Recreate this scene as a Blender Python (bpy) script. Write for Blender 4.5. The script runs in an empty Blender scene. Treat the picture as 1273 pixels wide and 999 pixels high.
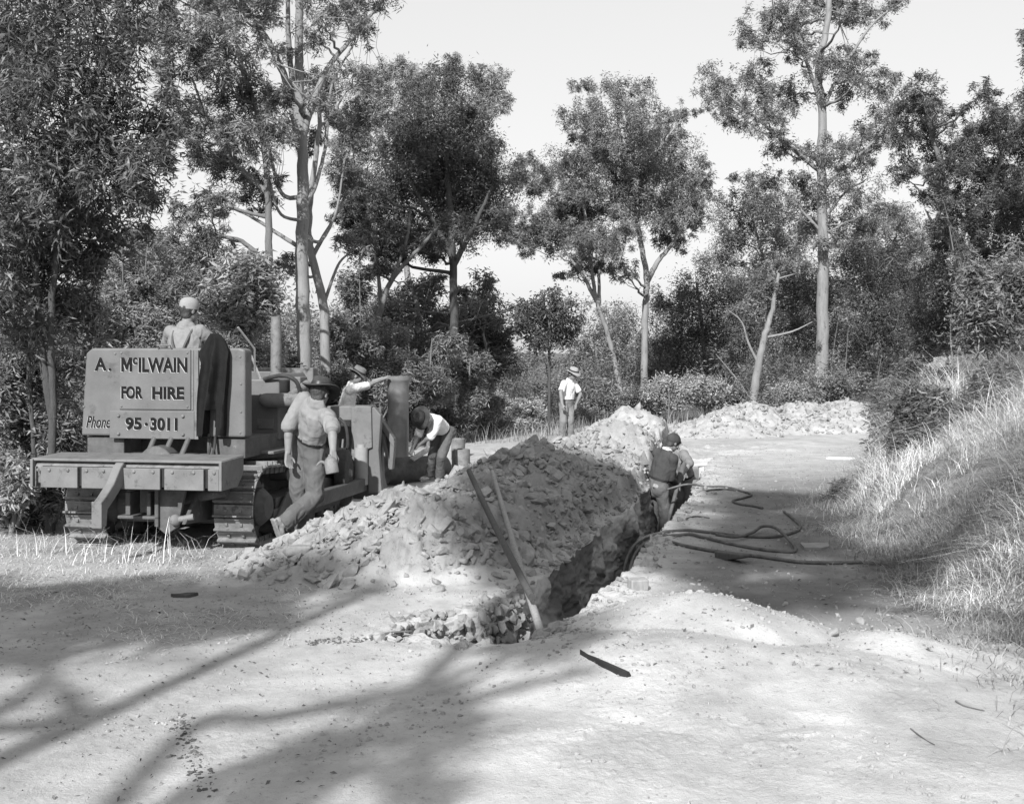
import bpy, math, random
import numpy as np
from mathutils import Vector, Matrix

# ------------------------------------------------------------------ camera, sky, sun, exposure
C = bpy.context.scene
COL = C.collection
F, HX, HY, EYE = 1400.0, 636.5, 445.0, 1.85          # focal length in photo pixels, principal column, horizon row, eye height
camd = bpy.data.cameras.new('camera'); cam = bpy.data.objects.new('camera', camd); COL.objects.link(cam)
camd.sensor_width = 36.0; camd.lens = 36.0 * F / 1273.0
camd.shift_y = -(499.5 - HY) / 1273.0
camd.clip_start = 0.1; camd.clip_end = 3000.0
cam.location = (0, 0, EYE); cam.rotation_euler = (math.radians(90), 0, 0)
C.camera = cam
SUN_AZ, SUN_EL = math.radians(17.0), math.radians(34.0)   # light travels forward and slightly right
SUN = np.array([math.sin(SUN_AZ) * math.cos(SUN_EL), math.cos(SUN_AZ) * math.cos(SUN_EL), -math.sin(SUN_EL)])
w = bpy.data.worlds.new('World'); C.world = w; w.use_nodes = True
nt = w.node_tree; bg = nt.nodes['Background']
sky = nt.nodes.new('ShaderNodeTexSky'); sky.sky_type = 'NISHITA'; sky.sun_disc = False
sky.sun_elevation = SUN_EL; sky.sun_rotation = math.pi + SUN_AZ
sky.air_density = 1.0; sky.dust_density = 1.2; sky.ozone_density = 1.0
sep = nt.nodes.new('ShaderNodeSeparateColor')        # black-and-white film: mostly blue-sensitive, no colour
nt.links.new(sky.outputs[0], sep.inputs[0])
pw = nt.nodes.new('ShaderNodeMath'); pw.operation = 'POWER'; pw.inputs[1].default_value = 0.35; nt.links.new(sep.outputs[2], pw.inputs[0])
ml = nt.nodes.new('ShaderNodeMath'); ml.operation = 'MULTIPLY'; ml.inputs[1].default_value = 3.25; nt.links.new(pw.outputs[0], ml.inputs[0])   # flattened as the thin haze of a dry winter day does
nt.links.new(ml.outputs[0], bg.inputs['Color'])
bg.inputs['Strength'].default_value = 0.10
sd = bpy.data.lights.new('sun', 'SUN'); so = bpy.data.objects.new('sun', sd); COL.objects.link(so)
sd.energy = 5.0; sd.angle = math.radians(0.5); sd.color = (1.0, 1.0, 1.0)
so.rotation_euler = Vector(SUN).to_track_quat('-Z', 'Y').to_euler(); so.location = (-6, -14, 20)
C.view_settings.view_transform = 'Standard'; C.view_settings.look = 'None'
C.view_settings.exposure = 0.56; C.view_settings.gamma = 1.0; C.view_settings.use_curve_mapping = False
C.cycles.max_bounces = 5; C.cycles.diffuse_bounces = 3; C.cycles.transmission_bounces = 3; C.cycles.transparent_max_bounces = 4
C.cycles.glossy_bounces = 2

# ------------------------------------------------------------------ helpers
A = np.array
def pt(px, py, D): return A([(px - HX) * D / F, D, EYE - (py - HY) * D / F])
def gp(px, py, z=0.0):
    D = (EYE - z) * F / (py - HY); return A([(px - HX) * D / F, D, z])
def unit(v):
    v = np.asarray(v, float); return v / (np.linalg.norm(v) + 1e-12)
def tag(o, label=None, cat=None, group=None, kind=None):
    if label: o['label'] = label
    if cat: o['category'] = cat
    if group: o['group'] = group
    if kind: o['kind'] = kind
    return o
def empty(name, loc=(0, 0, 0), rz=0.0):
    o = bpy.data.objects.new(name, None); COL.objects.link(o)
    o.location = tuple(loc); o.rotation_euler = (0, 0, rz); o.empty_display_size = 0.2
    return o
def mesh_np(name, V, Fq, mat, parent=None, smooth=True, attrs=None, fattr=None):
    """mesh object from an (n,3) vertex array and an (m,k) face array"""
    V = np.asarray(V, np.float32); Fq = np.asarray(Fq, np.int32)
    me = bpy.data.meshes.new(name)
    me.vertices.add(len(V)); me.vertices.foreach_set('co', V.ravel())
    m, k = Fq.shape
    me.loops.add(m * k); me.loops.foreach_set('vertex_index', Fq.ravel())
    me.polygons.add(m)
    me.polygons.foreach_set('loop_start', np.arange(0, m * k, k, dtype=np.int32))
    me.polygons.foreach_set('loop_total', np.full(m, k, np.int32))
    me.polygons.foreach_set('use_smooth', np.full(m, bool(smooth)))
    me.update(calc_edges=True)
    for dom, dct in (('POINT', attrs), ('FACE', fattr)):
        for key, arr in (dct or {}).items():
            a = me.attributes.new(key, 'FLOAT', dom); a.data.foreach_set('value', np.asarray(arr, np.float32))
    if mat: me.materials.append(mat)
    o = bpy.data.objects.new(name, me); COL.objects.link(o)
    if parent: o.parent = parent
    return o
def frame(d):
    d = unit(d); h = A([0, 0, 1.0]) if abs(d[2]) < 0.95 else A([0, 1.0, 0])
    a = unit(np.cross(h, d)); b = np.cross(d, a); return a, b
def smooth_path(P, n=6):
    P = np.asarray(P, float)
    if len(P) < 3: return np.array([P[0] + (P[-1] - P[0]) * t for t in np.linspace(0, 1, n + 1)])
    Q = np.vstack([2 * P[0] - P[1], P, 2 * P[-1] - P[-2]]); out = []
    for i in range(1, len(Q) - 2):
        p0, p1, p2, p3 = Q[i - 1], Q[i], Q[i + 1], Q[i + 2]
        for t in np.linspace(0, 1, n, endpoint=False):
            out.append(0.5 * (2 * p1 + (p2 - p0) * t + (2 * p0 - 5 * p1 + 4 * p2 - p3) * t * t + (3 * p1 - p0 - 3 * p2 + p3) * t ** 3))
    out.append(P[-1]); return np.array(out)
class MB:
    """collects shapes; build() links them as ONE mesh object"""
    def __init__(s): s.V = []; s.F = []; s.n = 0
    def add(s, V, Fs):
        V = np.asarray(V, float); s.V.append(V); s.F += [tuple(int(i) + s.n for i in f) for f in Fs]; s.n += len(V); return s
    def box(s, c, size, R=None):
        hx, hy, hz = [q / 2 for q in size]
        V = A([(x, y, z) for x in (-hx, hx) for y in (-hy, hy) for z in (-hz, hz)], float)
        if R is not None: V = V @ np.asarray(R).T
        return s.add(V + A(c), [(0, 1, 3, 2), (4, 6, 7, 5), (0, 4, 5, 1), (2, 3, 7, 6), (0, 2, 6, 4), (1, 5, 7, 3)])
    def bx(s, x0, x1, y0, y1, z0, z1): return s.box(((x0 + x1) / 2, (y0 + y1) / 2, (z0 + z1) / 2), (x1 - x0, y1 - y0, z1 - z0))
    def bar(s, p0, p1, wd, th, up=(0, 0, 1)):
        p0, p1 = A(p0, float), A(p1, float); d = unit(p1 - p0); a = unit(np.cross(d, A(up, float))); b = np.cross(a, d)
        return s.box((p0 + p1) / 2, (wd, np.linalg.norm(p1 - p0), th), np.stack([a, d, b], 1))
    def tube(s, pts, rad, n=8, caps=True):
        pts = np.asarray(pts, float); m = len(pts); rad = np.broadcast_to(np.asarray(rad, float), (m,))
        T = np.gradient(pts, axis=0); a, b = frame(T[0]); rings = []
        for i in range(m):
            d = unit(T[i]); a = unit(a - d * np.dot(a, d)); b = np.cross(d, a)
            th = np.arange(n) * 2 * math.pi / n
            rings.append(pts[i] + rad[i] * (np.cos(th)[:, None] * a + np.sin(th)[:, None] * b))
        fs = [(i * n + j, i * n + (j + 1) % n, (i + 1) * n + (j + 1) % n, (i + 1) * n + j) for i in range(m - 1) for j in range(n)]
        if caps: fs += [tuple(range(n - 1, -1, -1)), tuple((m - 1) * n + j for j in range(n))]
        return s.add(np.vstack(rings), fs)
    def cyl(s, p0, p1, r0, r1=None, n=16): return s.tube([p0, p1], [r0, r0 if r1 is None else r1], n)
    def lathe(s, prof, o, axis=(0, 0, 1), n=24, e=(1, 1), side=None):
        """prof: (radius, height) pairs along the axis"""
        ax = unit(axis)
        if side is not None:
            a = unit(A(side, float) - ax * np.dot(side, ax)); b = np.cross(ax, a)
        else: a, b = frame(ax)
        th = np.arange(n) * 2 * math.pi / n; rings = []
        for r, h in prof: rings.append(A(o) + ax * h + r * (np.cos(th)[:, None] * a * e[0] + np.sin(th)[:, None] * b * e[1]))
        m = len(prof); fs = [(i * n + j, i * n + (j + 1) % n, (i + 1) * n + (j + 1) % n, (i + 1) * n + j) for i in range(m - 1) for j in range(n)]
        if prof[0][0] > 1e-4: fs.append(tuple(range(n - 1, -1, -1)))
        if prof[-1][0] > 1e-4: fs.append(tuple((m - 1) * n + j for j in range(n)))
        return s.add(np.vstack(rings), fs)
    def prism(s, poly, o, u, v, depth):
        """polygon in the (u,v) plane extruded along u x v, centred"""
        u, v = A(u, float), A(v, float); wv = unit(np.cross(u, v)); P = A([A(o) + u * p[0] + v * p[1] for p in poly]); k = len(P)
        return s.add(np.vstack([P - wv * depth / 2, P + wv * depth / 2]),
                     [tuple(range(k - 1, -1, -1)), tuple(range(k, 2 * k))] + [(i, (i + 1) % k, k + (i + 1) % k, k + i) for i in range(k)])
    def cap(s, p0, p1, r0, r1, flat0=False, flat1=False, e=(1, 1), side=None, n=16):
        """tapered capsule, ends round or flat"""
        p0, p1 = A(p0, float), A(p1, float); L = np.linalg.norm(p1 - p0); ax = unit(p1 - p0) if L > 1e-6 else A([0, 0, 1.0]); prof = []
        an = np.linspace(0, math.pi / 2, 5)
        prof += [(0.0005, 0), (r0, 0)] if flat0 else [(max(r0 * math.sin(t), 0.0005), -r0 * math.cos(t)) for t in an]
        prof += [(r1, L), (0.0005, L)] if flat1 else [(max(r1 * math.cos(t), 0.0005), L + r1 * math.sin(t)) for t in an]
        return s.lathe(prof, p0, ax, n, e, side)
    def ell(s, c, r, X=(1, 0, 0), Z=(0, 0, 1), n=16):
        X = unit(X); Z = unit(A(Z, float) - X * np.dot(Z, X)); Y = np.cross(Z, X)
        prof = [(max(math.sin(t), 0.0005), -math.cos(t)) for t in np.linspace(0, math.pi, 11)]
        th = np.arange(n) * 2 * math.pi / n
        V = np.vstack([A(c) + r[0] * q * np.cos(th)[:, None] * X + r[1] * q * np.sin(th)[:, None] * Y + r[2] * h * Z for q, h in prof]); m = len(prof)
        return s.add(V, [(i * n + j, i * n + (j + 1) % n, (i + 1) * n + (j + 1) % n, (i + 1) * n + j) for i in range(m - 1) for j in range(n)]
                     + [tuple(range(n - 1, -1, -1)), tuple((m - 1) * n + j for j in range(n))])
    def build(s, name, mat, parent=None, smooth=False, bevel=0.0, origin=None, angle=40):
        V = np.vstack(s.V)
        if origin is not None: V = V - A(origin)
        me = bpy.data.meshes.new(name); me.from_pydata(V.tolist(), [], s.F); me.update()
        if mat: me.materials.append(mat)
        o = bpy.data.objects.new(name, me); COL.objects.link(o)
        if parent: o.parent = parent
        elif origin is not None: o.location = tuple(origin)
        if smooth:
            me.polygons.foreach_set('use_smooth', np.full(len(me.polygons), True))
            try: me.set_sharp_from_angle(angle=math.radians(angle))
            except Exception: pass
        if bevel:
            b = o.modifiers.new('bevel', 'BEVEL'); b.width = bevel; b.segments = 2; b.limit_method = 'ANGLE'; b.angle_limit = math.radians(35)
        return o
# ---- noise
def _hash(ix, iy, iz, seed):
    h = (ix.astype(np.int64) * 374761393 + iy.astype(np.int64) * 668265263 + iz.astype(np.int64) * 2147483647 + seed * 1274126177) & 0xFFFFFFFF
    h = ((h ^ (h >> 13)) * 1274126177) & 0xFFFFFFFF; h = ((h ^ (h >> 16)) * 2246822519) & 0xFFFFFFFF
    return ((h ^ (h >> 15)) & 0xFFFFFF) / float(0xFFFFFF)
def vnoise(x, y, z=None, seed=0):
    x = np.asarray(x, float); y = np.asarray(y, float); z = np.zeros_like(x) if z is None else np.asarray(z, float)
    ix, iy, iz = np.floor(x), np.floor(y), np.floor(z); fx, fy, fz = x - ix, y - iy, z - iz
    fx, fy, fz = [t * t * t * (t * (6 * t - 15) + 10) for t in (fx, fy, fz)]; r = 0
    for dx in (0, 1):
        for dy in (0, 1):
            for dz in ((0, 1) if np.any(iz != z) else (0,)):
                wz = (fz if dz else 1 - fz)
                r = r + _hash(ix + dx, iy + dy, iz + dz, seed) * (fx if dx else 1 - fx) * (fy if dy else 1 - fy) * wz
    return r * 2 - 1
def fbm(x, y, z=None, oct=4, seed=0, gain=0.5):
    r = 0; a = 1.0; t = 0; f = 1.0
    for i in range(oct):
        r = r + a * vnoise(np.asarray(x) * f, np.asarray(y) * f, None if z is None else np.asarray(z) * f, seed + i * 17); t += a; a *= gain; f *= 2.03
    return r / t
def slabs(x, y, s, seed):
    """angular tilted-slab relief: every cell has its own height and tilt"""
    u, v = x / s, y / s; iu, iv = np.floor(u), np.floor(v); best = np.full(u.shape, 9.0); out = np.zeros(u.shape); zz = np.zeros(u.shape)
    for dx in (-1, 0, 1):
        for dy in (-1, 0, 1):
            cx, cy = iu + dx, iv + dy
            px = cx + _hash(cx, cy, zz, seed); py = cy + _hash(cx, cy, zz + 1, seed)
            d = np.abs(u - px) * 0.8 + np.abs(v - py) * 0.8 + 0.35 * np.hypot(u - px, v - py)
            hh = (_hash(cx, cy, zz + 2, seed) - 0.5) * 0.55 + (_hash(cx, cy, zz + 3, seed) - 0.5) * 1.1 * (u - px) + (_hash(cx, cy, zz + 4, seed) - 0.5) * 1.1 * (v - py)
            m = d < best; best = np.where(m, d, best); out = np.where(m, hh, out)
    return out * s
def sstep(a, b, x):
    t = np.clip((x - a) / (b - a), 0, 1); return t * t * (3 - 2 * t)

# ---- materials: all neutral grey, the photograph is black and white
def mat(name, v, rough=0.8, nscale=6.0, namp=0.25, bump=0.0, bscale=60.0, metal=0.0, attr=None, dark=None, spec=0.3, stretch=None, translucent=0.0):
    m = bpy.data.materials.new(name); m.use_nodes = True; t = m.node_tree; N = t.nodes; Lk = t.links; p = N['Principled BSDF']
    p.inputs['Roughness'].default_value = rough; p.inputs['Metallic'].default_value = metal
    p.inputs['Specular IOR Level'].default_value = spec
    co = N.new('ShaderNodeTexCoord'); src = co.outputs['Object']
    if stretch:
        mp = N.new('ShaderNodeMapping'); mp.inputs['Scale'].default_value = stretch; Lk.new(src, mp.inputs[0]); src = mp.outputs[0]
    nz = N.new('ShaderNodeTexNoise'); nz.inputs['Scale'].default_value = nscale; nz.inputs['Detail'].default_value = 6; nz.inputs['Roughness'].default_value = 0.65
    Lk.new(src, nz.inputs['Vector'])
    mr = N.new('ShaderNodeMapRange'); mr.inputs[1].default_value = 0.25; mr.inputs[2].default_value = 0.75
    mr.inputs[3].default_value = v * (1 - namp); mr.inputs[4].default_value = v * (1 + namp); Lk.new(nz.outputs[0], mr.inputs[0]); out = mr.outputs[0]
    if attr:
        at = N.new('ShaderNodeAttribute'); at.attribute_name = attr
        mu = N.new('ShaderNodeMath'); mu.operation = 'MULTIPLY'; Lk.new(out, mu.inputs[0]); Lk.new(at.outputs['Fac'], mu.inputs[1]); out = mu.outputs[0]
    if dark:                                     # dirt / scratches with a shape of their own
        n2 = N.new('ShaderNodeTexNoise'); n2.inputs['Scale'].default_value = dark[0]; n2.inputs['Detail'].default_value = 8; n2.inputs['Roughness'].default_value = 0.75; Lk.new(src, n2.inputs['Vector'])
        r2 = N.new('ShaderNodeMapRange'); r2.inputs[1].default_value = dark[1]; r2.inputs[2].default_value = dark[1] + 0.08; r2.inputs[3].default_value = 1.0; r2.inputs[4].default_value = dark[2]; Lk.new(n2.outputs[0], r2.inputs[0])
        mu = N.new('ShaderNodeMath'); mu.operation = 'MULTIPLY'; Lk.new(out, mu.inputs[0]); Lk.new(r2.outputs[0], mu.inputs[1]); out = mu.outputs[0]
    cb = N.new('ShaderNodeCombineColor')
    for i in range(3): Lk.new(out, cb.inputs[i])
    Lk.new(cb.outputs[0], p.inputs['Base Color'])
    if bump:
        b = N.new('ShaderNodeBump'); b.inputs['Strength'].default_value = 1.0; b.inputs['Distance'].default_value = bump
        n3 = N.new('ShaderNodeTexNoise'); n3.inputs['Scale'].default_value = bscale; n3.inputs['Detail'].default_value = 8; n3.inputs['Roughness'].default_value = 0.7; Lk.new(src, n3.inputs['Vector'])
        Lk.new(n3.outputs[0], b.inputs['Height']); Lk.new(b.outputs[0], p.inputs['Normal'])
    if translucent:
        tr = N.new('ShaderNodeBsdfTranslucent'); mx = N.new('ShaderNodeMixShader'); mx.inputs[0].default_value = translucent
        Lk.new(cb.outputs[0], tr.inputs[0]); Lk.new(p.outputs[0], mx.inputs[1]); Lk.new(tr.outputs[0], mx.inputs[2])
        Lk.new(mx.outputs[0], N['Material Output'].inputs[0])
    return m
M = {}
M['ground'] = mat('ground', 1.0, 0.95, 3.5, 0.22, 0.009, 70, dark=(34, 0.57, 0.66), attr='alb', spec=0.1)
M['clod'] = mat('clod', 0.27, 0.95, 9, 0.3, 0.01, 50, spec=0.1)
M['crumb'] = mat('crumb', 0.10, 0.95, 3, 0.4, spec=0.1)
M['pebble'] = mat('pebble', 0.27, 0.9, 3, 0.5, spec=0.1)
M['paint'] = mat('paint', 0.125, 0.5, 3.0, 0.22, 0.0012, 25, dark=(5, 0.58, 0.72))
M['paint_dusty'] = mat('paint_dusty', 0.15, 0.7, 5, 0.22, 0.001, 40, dark=(7, 0.55, 0.6))
M['steel'] = mat('steel', 0.17, 0.7, 8, 0.4, 0.003, 60, metal=0.1, dark=(12, 0.55, 0.45))
M['dark_steel'] = mat('dark_steel', 0.085, 0.6, 9, 0.4, 0.002, 50, dark=(12, 0.6, 1.8))
M['bright_steel'] = mat('bright_steel', 0.5, 0.3, 9, 0.2, metal=0.6)
M['stick'] = mat('stick', 0.11, 0.9, 12, 0.4, 0.003, 40)
M['black'] = mat('black', 0.02, 0.7, 9, 0.3)
M['letter'] = mat('letter', 0.014, 0.9, 30, 0.3, spec=0.05)
M['letter_white'] = mat('letter_white', 0.42, 0.6, 30, 0.15)
M['rubber'] = mat('rubber', 0.035, 0.7, 15, 0.5, 0.002, 80)
M['hose'] = mat('hose', 0.10, 0.75, 12, 0.5, 0.002, 70)
M['wood_pole'] = mat('wood_pole', 0.26, 0.7, 9, 0.35, 0.002, 40, stretch=(6, 6, 0.7))
M['wood_dark'] = mat('wood_dark', 0.07, 0.7, 9, 0.4, 0.002, 40, stretch=(6, 6, 0.7))
M['wood_pale'] = mat('wood_pale', 0.42, 0.8, 9, 0.3, 0.002, 40)
M['clay_pipe'] = mat('clay_pipe', 0.15, 0.36, 6, 0.22, 0.002, 30, spec=0.5, dark=(10, 0.62, 0.7))
M['skin'] = mat('skin', 0.19, 0.55, 14, 0.12, 0.001, 90)
M['eye'] = mat('eye', 0.03, 0.4, 5, 0.1)
M['hair'] = mat('hair', 0.045, 0.6, 60, 0.5, 0.004, 120)
M['cloth_white'] = mat('cloth_white', 0.62, 0.9, 12, 0.08, 0.001, 250, spec=0.1)
M['cloth_light'] = mat('cloth_light', 0.27, 0.9, 8, 0.14, 0.001, 250, spec=0.1)
M['cloth_grey'] = mat('cloth_grey', 0.17, 0.92, 8, 0.22, 0.001, 250, spec=0.1)
M['cloth_soft'] = mat('cloth_soft', 0.21, 0.9, 8, 0.14, 0.001, 250, spec=0.1)
M['cap'] = mat('cap', 0.27, 0.9, 12, 0.12, 0.001, 200, spec=0.1)
M['cloth_mid'] = mat('cloth_mid', 0.10, 0.92, 8, 0.25, 0.001, 250, spec=0.1)
M['cloth_dark'] = mat('cloth_dark', 0.055, 0.92, 8, 0.3, 0.001, 250, spec=0.1)
M['cloth_coat'] = mat('cloth_coat', 0.014, 0.92, 8, 0.3, 0.001, 250, spec=0.1)
M['felt_dark'] = mat('felt_dark', 0.05, 0.9, 20, 0.3, spec=0.1)
M['felt_grey'] = mat('felt_grey', 0.14, 0.9, 20, 0.3, spec=0.1)
M['felt_light'] = mat('felt_light', 0.28, 0.9, 20, 0.2, spec=0.1)
M['leather'] = mat('leather', 0.2, 0.7, 20, 0.3)
M['paper'] = mat('paper', 0.75, 0.9, 10, 0.08)
M['sheet'] = mat('sheet', 0.24, 0.9, 10, 0.2)
M['bark_pale'] = mat('bark_pale', 0.21, 0.8, 2.5, 0.3, 0.006, 22, dark=(3, 0.57, 0.55), stretch=(3, 3, 0.8))
M['bark_mid'] = mat('bark_mid', 0.14, 0.9, 3, 0.4, 0.015, 18, stretch=(3, 3, 0.5))
M['bark_dark'] = mat('bark_dark', 0.07, 0.9, 4, 0.4, 0.02, 18, stretch=(3, 3, 0.5))
def leafmat(n, v, rough=0.45, tr=0.22): return mat(n, v, rough, 0.6, 0.2, attr='rnd', spec=0.35, translucent=tr)
M['leaf_dark'] = leafmat('leaf_dark', 0.115)
M['leaf'] = leafmat('leaf', 0.185)
M['leaf_light'] = leafmat('leaf_light', 0.27)
M['leaf_pale'] = leafmat('leaf_pale', 0.36)
M['grass_dry'] = leafmat('grass_dry', 0.68, 0.8, 0.2)
M['grass_mid'] = leafmat('grass_mid', 0.3, 0.8, 0.2)
M['litter'] = leafmat('litter', 0.17, 0.8, 0.0)

# ------------------------------------------------------------------ terrain
TR = A([(-12, .03), (6.95, .04), (7.3, .2), (8.41, .55), (10.04, 1.06), (11.83, 1.5), (13.56, 2.0), (16.5, 2.72), (19.8, 3.45), (21.5, 3.95), (23, 4.8), (24, 5.7), (26, 7.0), (60, 9.0), (900, 9.0)])
TL = A([(-12, 0.0), (6.95, 0.0), (7.0, 0.0), (7.3, -.4), (7.48, -.80), (7.8, -.66), (8.1, -.24), (8.5, -.02), (9.0, .12), (10.04, .45), (11.83, .87), (13.56, 1.36), (16.5, 2.05), (19.8, 2.75), (21.5, 3.2), (23, 3.9), (24, 4.9), (26, 6.9), (60, 8.9), (900, 8.9)])
def XR(y): return np.interp(y, TR[:, 0], TR[:, 1])
def XL(y): return np.interp(y, TL[:, 0], TL[:, 1])
TS = TR.copy(); TS[:, 1] -= 0.5; TS[-2:, 1] += 0.4; TS[0:2, 1] = (-1.6, -.02)
def XS(y): return np.interp(y, TS[:, 0], TS[:, 1])
HEAPS = [(-1.75, 10.0, .26, .75), (-1.35, 10.2, .45, 1.0), (-.95, 10.3, .60, 1.15), (-.5, 10.7, .60, 1.25), (-.25, 11.7, .68, 1.35), (0., 12.8, .76, 1.4), (.22, 13.9, .82, 1.45),
         (.6, 15.2, .76, 1.4), (1.05, 16.6, .72, 1.4), (1.65, 18.3, .86, 1.5), (2.15, 20.2, .98, 1.6), (2.5, 21.6, .72, 1.05),
         (5.1, 27.4, .50, 1.5), (6.0, 28.5, .72, 1.8), (7.4, 29, .66, 1.7), (8.6, 29.3, .70, 1.7), (9.9, 29.6, .68, 1.7), (11.3, 30, .7, 1.7)]
NEAR = [(1.22, 7.2, .34, 1.05), (.92, 7.25, .22, .65), (.95, 6.4, .24, 1.4), (1.6, 6.3, .20, 1.25), (2.25, 6.75, .22, .75), (2.1, 5.8, .13, 1.1), (.3, 5.2, .1, 1.5), (1.6, 5.0, .1, 1.5)]
BF = A([(-12, 3.3), (5, 3.0), (6.73, 3.05), (10.2, 3.4), (14.8, 4.1), (17, 5.2), (21.6, 7.1), (27, 9.2), (40, 13), (900, 60)])
def heap(x, y, L):
    h = np.zeros(np.shape(x))
    for hx, hy, H, R in L:
        d = np.hypot(x - hx, y - hy) / R
        q = H * np.clip(1 - d ** 1.25 * 0.95, 0, 1)
        h = np.maximum(h, q) + 0.07 * np.minimum(h, q)
    return h
def heaps_at(x, y):
    wob = 0.16 * fbm(x * 1.3, y * 1.3, oct=3, seed=5); wob2 = 0.16 * fbm(x * 1.3, y * 1.3, oct=3, seed=9)
    return heap(x + wob, y + wob2, HEAPS), heap(x + 0.7 * wob, y + 0.7 * wob2, NEAR)
def ground(x, y, parts=False):
    """height of the ground outside the trench"""
    x = np.asarray(x, float); y = np.asarray(y, float)
    z = 0.04 * fbm(x * 0.5, y * 0.5, oct=3, seed=1) - 0.30 * np.exp(-(((x + 2.4) / 2.6) ** 2 + ((y - 20) / 4.2) ** 2))
    a, b = heaps_at(x, y)
    cut = sstep(0.0, np.interp(y, [10, 12, 15], [.5, .4, .13]), XL(y) - x) + sstep(-0.1, 0.25, x - XR(y)) * (y > 24)       # the spoil stops short of the trench's left lip
    cut = np.where(y > 25, 1.0, cut); cut = np.maximum(cut, sstep(20.9, 22.6, y))
    a = a * np.clip(cut, 0, 1)
    f = x - np.interp(y, BF[:, 0], BF[:, 1]) + 0.25 * fbm(x * .8, y * .8, oct=2, seed=21)
    bank = 1.9 * (1 - np.exp(-np.clip(f, 0, None) * 0.62)) * sstep(0, .5, f) + 0.12 * sstep(-.6, .2, f) * fbm(x * 2, y * 2, oct=3, seed=33)
    left = 0.25 * sstep(-5, -9, x) * sstep(8, 14, y)
    far = 0.03 * np.clip(y - 34, 0, 400) ** 0.8
    zz = z + a + b + bank + left + far
    return (zz, a, b, f) if parts else zz
def gz(x, y): return float(ground(A([x]), A([y]))[0])
def on(px, py, lift=0.0):
    """the point of the ground seen at a photo pixel"""
    z = 0.0; t0, t1 = 3.0, 60.0; prev = 3.0
    D = np.concatenate([np.arange(3.5, 40, 0.02), np.arange(40, 120, .5)])
    X = (px - HX) * D / F; Z = EYE - (py - HY) * D / F; g = ground(X, D); i = np.argmax(Z <= g)
    return A([X[i], D[i], g[i] + lift])

ys = [4.1]
while ys[-1] < 32: ys.append(ys[-1] + max(0.0085, min(0.00042 * ys[-1] ** 2, 0.055)))
ys = np.concatenate([np.arange(-30, -4, 2.0), np.arange(-4, 4.1, 0.12), ys, 32.6 + np.cumsum(np.geomspace(.7, 60, 60))])
e = np.concatenate([np.arange(0.0, 3.7, 0.0085), 3.7 + np.cumsum(np.geomspace(0.02, 30, 70))])
sc_ = np.clip(ys, 4, 34) / 6.0
NW, NFL = 64, 24
Y = ys[:, None]
xs_, xl_, xr_ = XS(ys)[:, None], XL(ys)[:, None], XR(ys)[:, None]
wl = (0.06 * fbm(ys * 1.7, ys * 0, oct=4, seed=3) * sstep(7.0, 7.4, ys))[:, None]; wr = (0.05 * fbm(ys * 2.1, ys * 0 + 9, oct=4, seed=4) * sstep(7.0, 7.4, ys))[:, None]
xl_ = xl_ + wl; xr_ = xr_ + wr
left = xs_ - e[::-1][None] * sc_[:, None] + (xl_ - xs_) * np.exp(-e[::-1][None] / 1.0)
right = xr_ + e[None] * sc_[:, None]
dep = 0.95 * sstep(7.02, 7.25, Y) * (1 - sstep(20.3, 20.45, Y))
tl = np.linspace(0, 1, NW)[None]; fl = np.linspace(0, 1, NFL)[None]
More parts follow.
